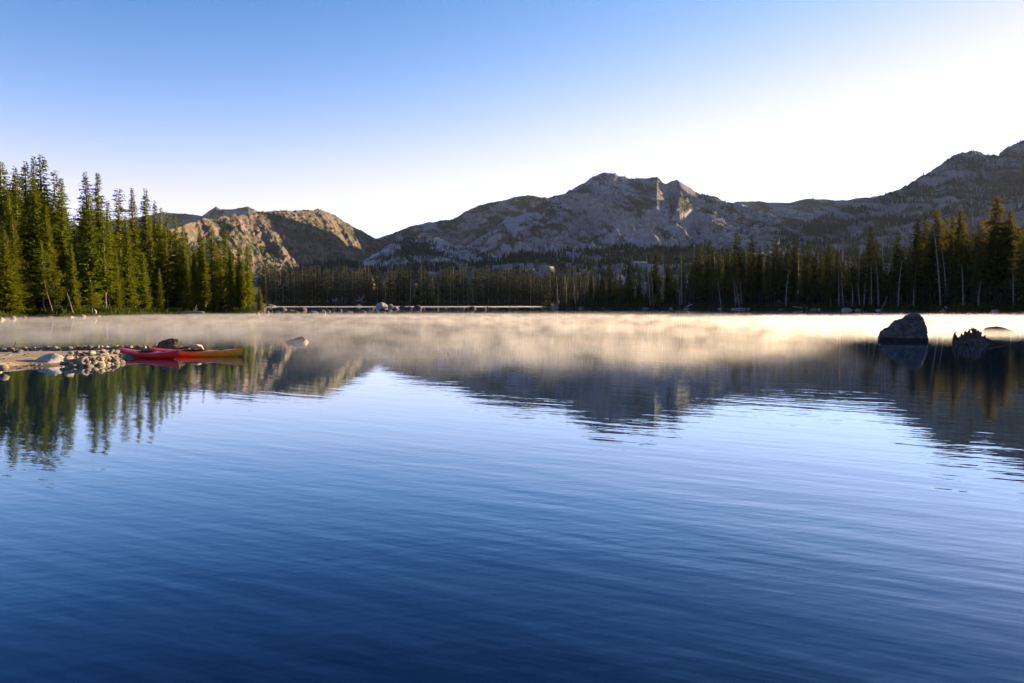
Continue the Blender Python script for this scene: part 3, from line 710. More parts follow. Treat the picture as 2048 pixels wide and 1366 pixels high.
# right shore, traced
RS = 'conifers on the shaded right shore'
right = [
 (1182, 544, 5, FIRD, 1.0, 'dark pointed fir standing just right of the tall bare snags at the bay mouth'),
 (1204, 538, 8, FIRD, 1.0, 'dark fir second from the bay mouth on the right shore'),
 (1222, 524, 10, FIRD, 1.1, 'broader dark fir near the bay mouth, taller than its left neighbour'),
 (1240, 540, 6, FIRD, 1.0, 'stout dark conifer between the bay mouth firs and a spiky topped one'),
 (1258, 526, 8, FIRD, 1.1, 'spiky topped dark fir left of the thin bare trees'),
 (1279, 528, 10, FIRD, 1.0, 'dark fir with narrow top just left of the thin bare trees'),
 (1312, 497, 16, PINE, 1.0, 'thin open pine rising above the lower firs by the bare trees'),
 (1338, 502, 12, FIRD, 1.0, 'dark fir with pointed top between two bare pale snags'),
 (1365, 508, 14, FIRD, 0.9, 'dark fir directly beside the tallest pale snag'),
 (1388, 499, 12, FIRD, 1.1, 'broad dark fir where the forest wall steps up to the right'),
 (1403, 484, 14, FIRD, 0.9, 'sharp tipped dark fir on the step up of the forest wall'),
 (1419, 480, 15, FIRD, 0.9, 'sharp tipped fir at the top of the step in the forest wall'),
 (1474, 463, 20, PINE, 1.2, 'tall brown green pine standing above the left part of the dense forest wall'),
 (1504, 469, 22, PINE, 1.0, 'pine with flat tip in the dense forest wall, next after the tall brown green one'),
 (1552, 472, 22, PINE, 1.1, 'pine with brownish tip in the middle of the dense forest wall'),
 (1591, 470, 22, PINE, 1.0, 'highest tip near the middle right of the dense forest wall'),
 (1618, 481, 18, PINE, 1.0, 'pine with lit olive tip in the dense forest wall'),
 (1659, 480, 16, PINE, 1.1, 'last olive topped pine at the right end of the dense forest wall'),
 (1686, 466, 22, DEAD, 1.2, 'thin reddish brown dying pine right of the dense forest wall'),
 (1720, 480, 18, DEAD, 1.2, 'brownish sparse pine left of the pale sunlit pine'),
 (1743, 450, 20, PINE, 1.0, 'pale sunlit pine with pointed tip standing well above its neighbours'),
 (1752, 481, 15, PINE, 1.1, 'dark right half of the pair with the pale sunlit pine'),
 (1796, 460, 18, PINE, 0.9, 'slim pine with pale sunlit pointed top right of the lone tall snag'),
 (1837, 431, 20, PINE, 1.2, 'leftmost pine of the big tall group at the right'),
 (1853, 433, 25, PINE, 1.1, 'sunlit yellowish pine at the back of the big group'),
 (1875, 420, 16, PINEB, 0.95, 'tall broad pine with a long bare pale trunk standing on the shore'),
 (1892, 430, 24, PINE, 1.1, 'pale lit pine peeping out right of the long trunked pine'),
 (1906, 432, 20, PINEB, 0.8, 'dark broad pine between the long trunked pine and the pointed one'),
 (1922, 416, 17, PINEB, 0.8, 'pointed dark pine in the middle of the big group, sunlit on its right'),
 (1944, 424, 28, DEAD, 1.3, 'reddish brown dying pine behind the big group'),
 (1968, 440, 22, PINEB, 0.8, 'dark pine left of the tallest tree at the right'),
 (1995, 393, 16, PINEB, 1.05, 'tallest broad pine of the right shore, top glowing in warm sun'),
 (2022, 418, 19, PINEB, 0.85, 'sunlit pine just right of the tallest one'),
 (2044, 460, 14, PINEB, 0.9, 'pine cut by the right edge with a warm lit top'),
 (1832, 518, 12, FIRD, 1.2, 'small bright sunlit fir in front of the big group'),
 (1678, 520, 10, PINE, 0.9, 'low pine with a lit side at the right end of the dense wall'),
]
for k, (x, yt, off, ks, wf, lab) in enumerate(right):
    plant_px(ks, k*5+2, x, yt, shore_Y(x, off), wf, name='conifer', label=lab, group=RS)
ENVR = [(1120, 572), (1180, 556), (1215, 540), (1290, 545), (1330, 520), (1370, 520), (1400, 497), (1440, 488), (1660, 488), (1690, 500), (1740, 500), (1815, 500), (1835, 460), (1950, 450), (2048, 440), (2100, 430)]
for k in range(78):
    x = 1122 + 975*(k+random.random())/78
    off = random.uniform(3, 26)
    yt = interp_env(x, ENVR) + abs(random.gauss(0, 14)) + (off < 8)*random.uniform(0, 30)
    ks = random.choice((FIRD, PINE, PINE)) if x < 1400 else random.choice((PINE, PINE, FIRD))
    if random.random() < 0.06: ks = DEAD
    plant_px(ks, k, x, yt, shore_Y(x, off), random.uniform(0.7, 1.0), name='conifer',
             label='slender conifer packed in the dark forest wall of the right shore', group='conifers of the dense right shore forest')
# far shore of the bay
ENVF = [(500, 545), (560, 530), (620, 538), (680, 535), (760, 538), (900, 536), (1000, 540), (1060, 546), (1130, 552), (1180, 550)]
for k in range(57):
    x = 522 + 640*(k+random.random())/57
    Y = (shore_Y(x, 4) if x < 1100 else 505) + random.uniform(0, 14)
    yt = interp_env(x, ENVF) + random.uniform(-8, 26)
    plant_px(random.choice((FARP, FARP, FARN)), k, x, yt, Y, random.uniform(0.8, 1.25), name='conifer',
             label='slender dark conifer in the distant forest across the bay', group='conifers of the far shore forest')

# everything behind those front rows: one mass of forest
def forest_mass(name, label, spots, sets):
    rs = np.random.RandomState(len(name)); pv = []; pf = []; o = 0; tv_ = []; tf_ = []; o2 = 0
    for (X, Y, Z, H, w) in spots:
        cv, cf, tv, tf, _, _ = sets[rs.randint(len(sets))]
        a = rs.rand()*6.28; c, s = math.cos(a), math.sin(a); k = H/25.0
        def tr(v):
            return np.stack([(v[:, 0]*c - v[:, 1]*s)*k*w + X, (v[:, 0]*s+v[:, 1]*c)*k*w + Y, v[:, 2]*k + Z], 1)
        pv.append(tr(cv)); pf.append(cf+o); o += len(cv)
        tv_.append(tr(tv)); tf_.append(tf+o2); o2 += len(tv)
    me = mesh_np(name, np.concatenate(pv+tv_), np.concatenate(pf+[f+o for f in tf_]), M['far_needles'])
    me.materials.append(M['bark'])
    nf = sum(len(f) for f in pf); mi = np.zeros(len(me.polygons), np.int32); mi[nf:] = 1
    me.polygons.foreach_set('material_index', mi)
    ob = link(name, me); tag(ob, label, 'forest', kind='stuff')
LOW = mk('low_pine', range(91, 96), M['far_needles'], M['pale_bark'], Rm=2.5, start=0.12, nb=5, leaf=1.2, step=1.0, upper=0.5, tri=1, ragged=0.4, twigs=0)
LOW = [(a, b) + trunk_np(7+i, n=3, r=0.22)[:2] + (e, f) for i, (a, b, c, d, e, f) in enumerate(LOW)]
sp = []
for k in range(620):                      # far shore, ranks going back and up
    x = random.uniform(515, 1190); Y = 505 + 6 + 330*random.random()**1.5
    yt = interp_env(x, ENVF) - 2 + random.uniform(-10, 12) - (Y-505)/330*14
    X, _, zt = at_depth(x, yt, Y); z = float(ground_z(X, Y)); H = zt - z
    if 6 < H < 34: sp.append((X, Y, z, H, random.uniform(.8, 1.3)))
for k in range(400):                      # right shore behind
    x = random.uniform(1115, 2120); off = random.uniform(20, 120); Y = shore_Y(x, off)
    yt = interp_env(x, ENVR) + abs(random.gauss(0, 12)) + 6
    X, _, zt = at_depth(x, yt, Y); z = float(ground_z(X, Y)); H = zt - z
    if H > 4: sp.append((X, Y, z, H, random.uniform(.7, 1.1)))
for k in range(190):                      # left shore behind
    x = random.uniform(-150, 480); off = random.uniform(24, 110); Y = shore_Y(x, off)
    yt = interp_env(x, ENVL) + random.uniform(10, 60)
    X, _, zt = at_depth(x, yt, Y); z = float(ground_z(X, Y)); H = zt - z
    if H > 4: sp.append((X, Y, z, H, random.uniform(.8, 1.1)))
for k in range(700):
    x = random.uniform(1112, 2130); off = random.uniform(3, 40); Y = shore_Y(x, off); X, _, _ = at_depth(x, 600, Y); sp.append((X, Y, float(ground_z(X, Y)), random.uniform(3, 9), random.uniform(1.2, 1.9)))
for k in range(260):
    x = random.uniform(-60, 500); off = random.uniform(7, 40); Y = shore_Y(x, off); X, _, _ = at_depth(x, 600, Y); sp.append((X, Y, float(ground_z(X, Y)), random.uniform(3, 8), random.uniform(1.2, 1.9)))
for k in range(500):
    x = random.uniform(530, 1110); Y = 506+random.uniform(2, 50); X, _, _ = at_depth(x, 605, Y); sp.append((X, Y, float(ground_z(X, Y)), random.uniform(4, 11), random.uniform(1.2, 1.9)))
forest_mass('forest', 'dark conifer forest filling the shores behind the front rows of trees', sp, LOW)
# right bank beyond the picture edge, which shades the near water
sp = []
nx_, ny_ = -math.cos(SUN_AZ), math.sin(SUN_AZ); ux_, uy_ = math.sin(SUN_AZ), math.cos(SUN_AZ)
for k in range(520):
    az = math.radians(random.uniform(38.5, 100)); r = float(shore(az)) + 4 + random.random()*60
    X, Y = r*math.sin(az), r*math.cos(az); p = X*nx_+Y*ny_; t = X*ux_+Y*uy_
    H = random.uniform(22, 30)
    if p > 16: H = min(H, max(0, (t-98)*0.194*random.uniform(0.75, 1.0)) if p < 34 else (t-98-(p-31)*1.1)*0.194*random.uniform(.8, 1.05))
    if H < 5: continue
    sp.append((X, Y, float(ground_z(X, Y)), H, random.uniform(.8, 1.2)))
forest_mass('side_forest', 'conifer forest on the right bank beyond the edge of the view', sp, LOW)

# bare snags: (base x, base off, top x, top y)
snags = [
 (1115, 3, 1115, 552, 'tallest bare pale snag at the mouth of the bay'), (1133, 3, 1132, 548, 'bare snag second from the bay mouth'),
 (1151, 5, 1147, 552, 'slightly leaning bare snag third from the bay mouth'), (1168, 6, 1167, 560, 'thin bare snag left of the dark pointed fir'),
 (1301, 3, 1295, 512, 'thin leaning pale snag left of the forest step'), (1307, 4, 1304, 538, 'short bare pale stem touching the thin leaning one'),
 (1328, 14, 1328, 508, 'bare snag tip poking out above dark firs'), (1364, 8, 1363, 503, 'tallest pale bare snag with side twigs in front of the dark firs'),
 (1360, 2, 1356, 565, 'short thick pale broken trunk at the water edge below the tall snag'), (1443, 2, 1436, 556, 'curved white stem leaning left in the dense forest wall'),
 (1471, 3, 1470, 556, 'first of the bundle of thin white stems'), (1479, 3, 1474, 566, 'leaning stem in the bundle of thin white stems'),
 (1484, 4, 1481, 560, 'third of the bundle of thin white stems'), (1572, 3, 1571, 540, 'straight thin white stem in the middle of the dense wall'),
 (1678, 2, 1679, 545, 'thin grey stem at the right end of the dense wall'), (1687, 2, 1686, 560, 'second thin grey stem at the right end of the dense wall'),
 (1704, 3, 1709, 565, 'bent pale trunk leaning right below the brownish pine'), (1720, 3, 1717, 566, 'curved pale trunk right of the bent one'),
 (1728, 4, 1730, 520, 'long straight pale trunk under the pale sunlit pine'), (1743, 3, 1744, 525, 'twin long pale trunk right of the straight one'),
 (1757, 3, 1757, 520, 'pale grey trunk left of the leaning pole'), (1762, 1, 1785, 578, 'pale pole leaning strongly to the right over the shore'),
 (1767, 18, 1766, 458, 'lone tall thin snag standing against the wooded slope'), (1797, 3, 1796, 520, 'pale trunk under the slim sunlit pine'),
 (1826, 2, 1829, 575, 'short crooked stem left of the long trunked pine'), (1882, 4, 1874, 455, 'long pale trunk in front of the broad pine'),
 (1892, 4, 1893, 500, 'second long trunk right beside the broad pine trunk'), (1927, 3, 1926, 530, 'knobbly grey trunk standing in front of the big group'),
 (1957, 3, 1955, 560, 'thin grey trunk left of the tallest pine'), (2028, 3, 2027, 540, 'grey trunk near the right edge of the view'),
]
for k, (xb, off, xt, yt, lab) in enumerate(snags):
    Y = shore_Y(xb, off); Xb, _, _ = at_depth(xb, 615, Y); z = max(0.02, float(ground_z(Xb, Y)))-0.1
    Xt, _, zt = at_depth(xt, yt, Y); H = zt-z
    o = link('bare_snag', SNAG[k % 5]); o.location = (Xb, Y, z); L = math.hypot(H, Xt-Xb)
    o.rotation_euler = (0, math.atan2(Xt-Xb, H), 0); w = min(1.0, 0.55+L/50)
    o.scale = (w*1.3, w*1.3, L/25.0); tag(o, lab, 'dead tree', 'bare dead trunks on the right shore')
fs = [(565, 566), (655, 585), (770, 570), (820, 562), (876, 562), (900, 567), (915, 594), (936, 574), (946, 560), (967, 570), (978, 558), (1018, 558), (1061, 574), (1092, 590)]
for k, (x, yt) in enumerate(fs):
    Y = 503+random.uniform(0, 6); X, _, zt = at_depth(x, yt, Y); z = float(ground_z(X, Y)); H = zt-z
    o = link('bare_snag', SNAG[k % 5]); o.location = (X, Y, z-0.2); o.scale = (1.0, 1.0, H/25.0); o.rotation_euler = (0, 0, random.uniform(0, 6))
    tag(o, 'thin pale bare trunk in the distant forest across the bay', 'dead tree', 'pale bare trunks on the far shore')

# ------------------------------------------------------------------ rocks
def rock_np(seed, sub=3, cuts=9, rough=0.10, flat=0.72):
    bm = bmesh.new(); bmesh.ops.create_icosphere(bm, subdivisions=sub, radius=1.0)
    rs = np.random.RandomState(seed)
    V = np.array([v.co[:] for v in bm.verts]); F = np.array([[v.index for v in f.verts] for f in bm.faces]); bm.free()
    for k in range(cuts):
        n = rs.normal(0, 1, 3); n /= np.linalg.norm(n); d = rs.uniform(0.62, 0.88)
        q = V @ n; V = V - np.outer(np.maximum(q-d, 0), n)*0.94
    off = rs.rand(3)*50
    nz = np.array([mnoise.noise(Vector(v*1.8+off))*1.2 + mnoise.noise(Vector(v*4.5+off))*0.6 + mnoise.noise(Vector(v*10+off))*0.3 for v in V])
    V = V*(1+rough*nz[:, None])
    V[:, 2] *= flat
    return V, F
BIG = [mesh_np('boulder', *rock_np(200+i, 4, 10, 0.09), M['granite']) for i in range(4)]
MED = [mesh_np('rock', *rock_np(220+i, 3, 9, 0.11), M['granite']) for i in range(6)]
MEDD = [mesh_np('dark_rock', *rock_np(240+i, 3, 9, 0.12), M['dark_rock']) for i in range(6)]
STONE = [mesh_np('stone', *rock_np(260+i, 2, 14, 0.16, 0.7), M['granite']) for i in range(10)]
def set_mat(me, m):
    me = me.copy(); me.materials.clear(); me.materials.append(m); return me
def rock_px(name, me, x, y, w, h, label, cat='rock', group=None, yaw=None, zb=0.0, dep=0.8):
    gx, gy = gpt(x, y, zb); dist = math.hypot(gx, gy); s = gy/FP
    W = w*s; Hh = h*s; D = W*dep
    k = (dist+D*0.30)/dist
    o = link(name, me); o.location = (gx*k, gy*k, zb-0.06)
    zr = 0.78
    o.scale = (W*0.56, D*0.56, (Hh+0.06)/zr)
    o.rotation_euler = (0, 0, math.atan2(-gx, gy) + (yaw or 0))
    tag(o, label, cat, group); return o
# rocks of the drowned spit across the bay mouth (pixel x, waterline y, width, height)
SP = 'rocks of the low spit across the lake'
spit = [(549, 622, 9, 6, 'small dark rock at the left start of the rock spit'), (540, 624, 12, 5, 'flat dark rock touching the wooded point'), (553, 625, 14, 5, 'low dark slab just right of the wooded point'),
 (564, 622, 18, 9, 'rounded dark boulder near the left start of the spit'), (579, 625, 22, 8, 'broad brownish boulder in front of the left part of the spit'), (603, 621, 20, 9, 'dark boulder with a knob on top, highest of the left part of the spit'),
 (592, 625, 14, 4, 'low dark rock below the knobbed boulder'), (625, 626, 22, 5, 'wide low brown slab near the small lit stone'), (643, 622, 12, 4, 'low flat dark rock right of the wide slab'), (655, 623, 12, 4, 'flat rock touching the tiny upright one'),
 (667, 622, 5, 6, 'tiny upright dark rock in the spit'), (678, 622, 12, 6, 'dark rock right of the tiny upright one'), (696, 624, 20, 3, 'very low slab in the middle of the spit'), (720, 625, 24, 5, 'long low slab left of the pale boulders'),
 (735, 621, 16, 5, 'dark rock where the spit meets the pale boulders'), (743, 619, 10, 5, 'small dark rock leaning on the pale boulder'),
 (765, 621, 14, 8, 'dark boulder right in front of the large pale one'), (776, 622, 12, 4, 'low dark rock before the pale boulders'), (792, 619, 14, 5, 'dark rock right below the second pale boulder'),
 (806, 618, 18, 7, 'broad dark boulder right of the pale ones'), (817, 619, 13, 8, 'rounded dark boulder touching the broad one'), (835, 618, 17, 9, 'tall dark boulder standing alone on the right part of the spit'),
 (847, 619, 8, 4, 'small dark rock at the foot of the tall lone boulder'), (865, 619, 18, 4, 'low dark rock with a bump on its right end'), (874, 619, 9, 5, 'small peaked rock beside the low bumpy one'),
 (890, 618, 9, 3, 'tiny flat rock alone in the bright strip'), (922, 618, 15, 4, 'low rock with a sharp knob in the bright strip'), (944, 618, 15, 6, 'dark rock with a high knob in the bright strip'),
 (967, 619, 14, 5, 'pale brown low rock in the bright strip'), (986, 619, 14, 4, 'low brown rock right of the thin upright one'), (975, 618, 3, 7, 'thin upright dark rock like a post in the water'), (1005, 618, 4, 4, 'tiny dark rock left of the floating log'),
 (1065, 617, 8, 2, 'very flat little rock near the bay mouth')]
for k, (x, y, w, h, lab) in enumerate(spit):
    rock_px('spit_rock', MEDD[k % 6], x, y, w, h, lab, group=SP, yaw=random.uniform(-.5, .5))
PG = [set_mat(m, M['pale_granite']) for m in BIG]
rock_px('boulder', PG[0], 765, 616, 26, 13, 'large pale grey boulder rising above the middle of the spit', 'boulder')
rock_px('boulder', PG[1], 782, 616, 12, 9, 'second pale boulder leaning on the large pale one', 'boulder')
rock_px('boulder', PG[2], 790, 616.5, 12, 5, 'low pale boulder right of the two big pale ones', 'boulder')
rock_px('boulder', BIG[3], 538, 613, 26, 7, 'dim blue grey boulder at the far shore beside the wooded point', 'boulder')
rock_px('boulder', BIG[2], 717, 613, 12, 6, 'dim boulder on the far shore below the cabin with a steep roof', 'boulder')
rock_px('boulder', BIG[1], 1111, 616.8, 15, 9, 'dark boulder on the tip of land right of the bay mouth', 'boulder')
for k, (x, y, w, h, lab) in enumerate([(515, 628, 9, 4, 'small sunlit rock at the very tip of the wooded point'), (536, 627, 6, 6, 'upright lit rock just beyond the wooded point'), (650, 627, 5, 7, 'tiny orange lit stone standing alone in the mist before the spit')]):
    rock_px('lit_rock', MED[k], x, y, w, h, lab)
# rocks on the left waterline
for k, (x, y, w, h, lab) in enumerate([(4, 642, 12, 8, 'grey rock cut by the left edge at the grassy bank'), (27, 640, 13, 9, 'pointed sunlit rock at the waterline near the left edge'), (48, 638, 10, 7, 'pair shaped pale rock right of the pointed one'),
  (97, 637, 24, 5, 'long low pale slab at the water edge of the grove'), (143, 637, 13, 5, 'low pale rock below the leaning thin trunk'), (166, 636, 15, 7, 'round pale boulder left of the curved white trunk'),
  (198, 635, 6, 6, 'small pale rock under the twin firs'), (213, 634, 13, 9, 'rounded tan boulder right under the twin firs'), (247, 633, 9, 10, 'upright lit boulder alone at the waterline'), (325, 630, 8, 3, 'small lit rock left of the white fallen log'),
  (360, 630, 22, 4, 'low lit slab under the white fallen log'), (397, 629, 14, 4, 'low lit rock at the right end of the white log'), (452, 629, 10, 3, 'flat lit rock below the last clump of firs'), (487, 628, 12, 3, 'flat pale rock near the end of the point')]):
    rock_px('shore_rock', BIG[k % 4], x, y-2.2, w*0.85, h*0.75, lab, group='sunlit rocks along the left waterline', yaw=random.uniform(-.4, .4))
# right shore rocks
for k, (x, y, w, h, lab) in enumerate([(1163, 617, 12, 6, 'pale pointed rock below the dark pointed fir'), (1205, 617, 11, 6, 'pale triangular rock on the dark right shore'), (1290, 617.6, 15, 7, 'pale domed boulder below the thin bare trees'),
  (1628, 619.6, 15, 7, 'pale rounded boulder at the foot of the dense forest wall'), (1694, 620.6, 22, 8, 'wide pale boulder left of the long shore log'), (1717, 620.9, 14, 6, 'small pale boulder touching the wide one'), (1560, 619, 8, 4, 'small grey rock below the dense forest wall')]):
    rock_px('shore_rock', BIG[k % 4], x, y, w*0.9, h*0.75, lab, group='pale rocks along the right waterline', yaw=random.uniform(-.4, .4))
rock_px('lake_rock', set_mat(BIG[0], M['dark_rock']), 1996, 664, 50, 13, 'low flat dark rock in bright mist behind the stump', 'rock', dep=0.6)
rock_px('lake_rock', MEDD[2], 2037, 690, 15, 10, 'little dark knob of rock right of the stump', 'rock', dep=0.8)

def hull_np(pts, cuts, sub, rough, seed, sc_=1.0):
    bm = bmesh.new()
    for p in pts: bm.verts.new(p)
    bmesh.ops.convex_hull(bm, input=bm.verts[:])
    loose = [v for v in bm.verts if not v.link_faces]; bmesh.ops.delete(bm, geom=loose, context='VERTS')
    bmesh.ops.triangulate(bm, faces=bm.faces[:])
    for k in range(sub):
        bmesh.ops.subdivide_edges(bm, edges=bm.edges[:], cuts=1, use_grid_fill=True)
    bmesh.ops.triangulate(bm, faces=bm.faces[:])
    for k in range(2): bmesh.ops.smooth_vert(bm, verts=bm.verts[:], factor=0.35, use_axis_x=True, use_axis_y=True, use_axis_z=True)
    bm.normal_update(); rs = np.random.RandomState(seed); off = Vector(rs.rand(3)*40)
    for v in bm.verts:
        p = v.co/sc_
        d = mnoise.noise(p*1.6+off)*1.0 + mnoise.noise(p*4+off)*0.55 + (0.5-abs(mnoise.noise(p*7+off)))*0.35 + mnoise.noise(p*16+off)*0.2
        v.co = v.co + v.normal*d*rough
    V = np.array([v.co[:] for v in bm.verts]); bm.verts.index_update(); F = np.array([[v.index for v in f.verts] for f in bm.faces]); bm.free()
    return V, F
def big_boulder():
    # outline in metres seen from the camera, waterline at z = 0
    o = [(-1.15, -0.3), (-1.10, 0.05), (-1.03, 0.45), (-0.62, 0.80), (-0.15, 1.12), (0.30, 1.44), (0.62, 1.48), (0.88, 1.25), (1.03, 0.85), (1.10, 0.35), (1.13, -0.3)]
    P = []
    for x, z in o:
        P.append((x, -0.35-0.35*(1-max(0, z)/1.6), z)); P.append((x*0.85, 0.75-0.35*max(0, z)/1.6, z*0.93))
    P += [(-0.3, -0.95, 0.0), (0.55, -0.92, 0.1), (0.45, -0.55, 1.1), (0.1, -0.95, -0.3), (-0.6, -0.8, -0.3)]
    V, F = hull_np(P, 0, 5, 0.12, 5, 0.6)
    ob = link('lake_boulder', mesh_np('lake_boulder', V, F, M['lake_boulder']))
    x, y = gpt(1803, 683); k = 1.02
    ob.location = (x*k, y*k, 0); ob.rotation_euler = (0, 0, -math.atan2(x, y)*0.6)
    tag(ob, 'huge dark grey boulder with a pale waterline band standing in the lake', 'boulder')
big_boulder()
def lone_rock():
    P = [(-.62, 0, -.1), (-.60, -.05, .01), (-.35, 0, .13), (-.1, -.05, .21), (.12, 0, .30), (.33, 0, .31), (.50, -.05, .20), (.60, 0, .05), (.62, 0, -.15), (-.2, -.35, -.1), (.3, -.38, -.1), (-.3, .3, -.1), (.4, .3, 0), (.25, -.25, .12), (0, .35, .15)]
    V, F = hull_np(P, 0, 4, 0.04, 15, 0.4)
    ob = link('lake_rock', mesh_np('lake_rock', V, F, M['tan_rock'])); x, y = gpt(594, 685); ob.location = (x, y, -0.02)
    tag(ob, 'lone tan rock rising from the misty lake left of centre', 'rock')
lone_rock()
def kayak_boulder():
    P = [(-.60, -.25, -.1), (-.58, -.1, .12), (-.5, 0, .3), (-.28, 0, .42), (0, -.05, .44), (.22, 0, .40), (.42, 0, .26), (.62, 0, .08), (.7, 0, -.1), (-.3, -.4, -.1), (.3, -.4, -.1), (-.25, -.35, .25), (.2, -.34, .22), (-.4, .4, 0), (.4, .4, 0), (0, .45, .3)]
    V, F = hull_np(P, 0, 4, 0.035, 9, 0.5)
    ob = link('boulder', mesh_np('boulder', V, F, M['brown_rock'])); x, y = gpt(347, 703, 0.1); ob.location = (x, y, 0.06); ob.scale = (1.12, 1.1, 1.25)
    tag(ob, 'dark brown boulder standing behind the two kayaks', 'boulder')
kayak_boulder()
def pale_boulder():
    P = [(-.62, -.3, -.2), (-.58, -.2, .05), (-.35, -.1, .24), (-.05, 0, .37), (.12, 0, .38), (.3, 0, .30), (.52, 0, .12), (.60, 0, -.2), (-.2, -.42, .02), (.15, -.42, .08), (-.4, .3, .05), (.3, .35, .15), (0, -.45, -.2)]
    V, F = hull_np(P, 0, 4, 0.02, 12, 0.5)
    ob = link('boulder', mesh_np('boulder', V, F, M['pale_granite'])); x, y = gpt(101, 730); ob.location = (x*1.01, y*1.012, 0.0)
    tag(ob, 'smooth pale granite boulder at the water edge of the gravel bar', 'boulder')
pale_boulder()

# ------------------------------------------------------------------ gravel bar with stone edging
BARN = [(-420, 775), (-150, 752), (0, 742), (30, 738), (62, 734), (100, 733), (135, 730), (180, 728), (232, 724), (262, 719), (300, 714), (345, 710)]
BARF = [(395, 705), (300, 704), (200, 704.5), (100, 705.5), (40, 706), (0, 707), (-150, 706), (-420, 706)]
bar = np.array([gpt(*p) for p in BARN+BARF])
def poly_sd(px, py, P):
    d = np.full(px.shape, 1e9); ins = np.zeros(px.shape, bool); n = len(P)
    for i in range(n):
        a = P[i]; b = P[(i+1) % n]; e = b-a; wx = px-a[0]; wy = py-a[1]
        t = np.clip((wx*e[0]+wy*e[1])/(e@e), 0, 1); d = np.minimum(d, np.hypot(wx-e[0]*t, wy-e[1]*t))
        c = ((a[1] > py) != (b[1] > py)) & (px < (b[0]-a[0])*(py-a[1])/(b[1]-a[1]+1e-12)+a[0]); ins ^= c
    return np.where(ins, d, -d)
def bar_z(x, y):
    sd = poly_sd(np.asarray(x, float), np.asarray(y, float), bar)
    return np.where(sd > 0, 0.02+0.14*sstep(0, 0.9, sd), np.maximum(-0.5, 0.02+sd*0.45)) + 0.012*fbm(np.asarray(x)*2.5, np.asarray(y)*2.5, 3, 3)
def build_bar():
    xs = np.linspace(bar[:, 0].min()-1.2, bar[:, 0].max()+1.2, 260); ys = np.linspace(bar[:, 1].min()-1.2, bar[:, 1].max()+1.2, 150)
    X, Y = np.meshgrid(xs, ys); Z = bar_z(X, Y)
    n = 0.85+0.3*sstep(-.4, .4, fbm(X*6, Y*6, 4, 3))[..., None]
    wet = (0.42+0.58*sstep(0.03, 0.10, Z))[..., None]
    t = (np.array([0.32, 0.25, 0.165])*n*wet).reshape(-1, 3)
    o = link('gravel_bar', mesh_np('gravel_bar', np.stack([X, Y, Z], -1).reshape(-1, 3), grid_faces(150, 260), M['soil'], True, t))
    tag(o, 'tan gravel bar reaching into the lake from the left', 'gravel bar', kind='structure')
    # pebbles
    rs = np.random.RandomState(3); pv = []; pf = []; off = 0
    base = [rock_np(300+i, 1, 5, 0.05, 0.7) for i in range(4)]
    for k in range(1500):
        x = rs.uniform(bar[:, 0].min(), bar[:, 0].max()); y = rs.uniform(bar[:, 1].min(), bar[:, 1].max())
        sd = float(poly_sd(np.array([x]), np.array([y]), bar)[0])
        if sd < -0.12 or (sd > 0.45 and rs.rand() < 0.75): continue
        v, f = base[k % 4]; s = rs.uniform(0.015, 0.07); a = rs.rand()*6.28
        c, q = math.cos(a), math.sin(a)
        pv.append(np.stack([(v[:, 0]*c-v[:, 1]*q)*s*1.2+x, (v[:, 0]*q+v[:, 1]*c)*s+y, v[:, 2]*s+float(bar_z(x, y))], 1)); pf.append(f+off); off += len(v)
    o = link('pebbles', mesh_np('pebbles', np.concatenate(pv), np.concatenate(pf), M['granite'])); tag(o, 'loose tan pebbles scattered along the edge of the gravel bar', 'pebbles', kind='stuff')
build_bar()
def wall(path, label, spacing, size, layers, seed, jitter=0.05):
    rs = np.random.RandomState(seed)
    P = [np.array(gpt(x, y, 0.1)) for x, y in path]
    e = bpy.data.objects.new('stone_edging', None); col.objects.link(e); e.location = (P[0][0], P[0][1], 0.0); e.empty_display_size = 0.3
    tag(e, label, 'stone edging')
    L = 0
    seg = [(P[i], P[i+1]) for i in range(len(P)-1)]
    tot = sum(np.linalg.norm(b-a) for a, b in seg)
    for ly in range(layers):
        d = rs.uniform(0, spacing)
        while d < tot:
            r = d
            for a, b in seg:
                l = np.linalg.norm(b-a)
                if r <= l: break
                r -= l
            p = a + (b-a)*min(1, r/l); s = size*rs.uniform(0.5, 1.65)
            nrm = np.array([-(b-a)[1], (b-a)[0]])/l
            x, y = p + nrm*(rs.normal(0, jitter)+0.07*ly)
            z = float(bar_z(x, y)); z = max(z, -0.02) + size*(0.12+0.52*ly)
            o = link('stone', STONE[rs.randint(10)], e); o.location = (x-e.location.x, y-e.location.y, z)
            o.rotation_euler = (rs.uniform(-.6, .6), rs.uniform(-.6, .6), rs.rand()*6.28)
            o.scale = (s*rs.uniform(.5, .95), s*rs.uniform(.4, .65), s*rs.uniform(.35, .55))
            d += spacing*rs.uniform(0.75, 1.2)*s/size
wall([(-60, 707), (45, 706), (100, 704.5), (180, 703), (250, 702), (310, 702.5), (350, 704)], 'low rim of tan stones along the far side of the gravel bar', 0.15, 0.16, 2, 5, 0.07)
wall([(128, 727), (160, 727), (205, 724), (238, 720)], 'stacked tan stones along the water side of the gravel bar', 0.13, 0.19, 3, 6, 0.08)
wall([(140, 716), (190, 714), (240, 710)], 'tumbled stones heaped on the gravel between the two stone rows', 0.15, 0.16, 2, 7, 0.14)
wall([(345, 707), (400, 706), (425, 706)], 'small stones half hidden behind the orange kayak', 0.16, 0.13, 1, 8)
wall([(-30, 738), (0, 739), (14, 738)], 'pale stones at the left end of the gravel bar edge', 0.26, 0.24, 2, 9)
o = rock_px('rock', set_mat(MED[2], M['brown_rock']), 36, 709, 26, 11, 'grey brown rock on the gravel beside the far stone rim', zb=0.1)
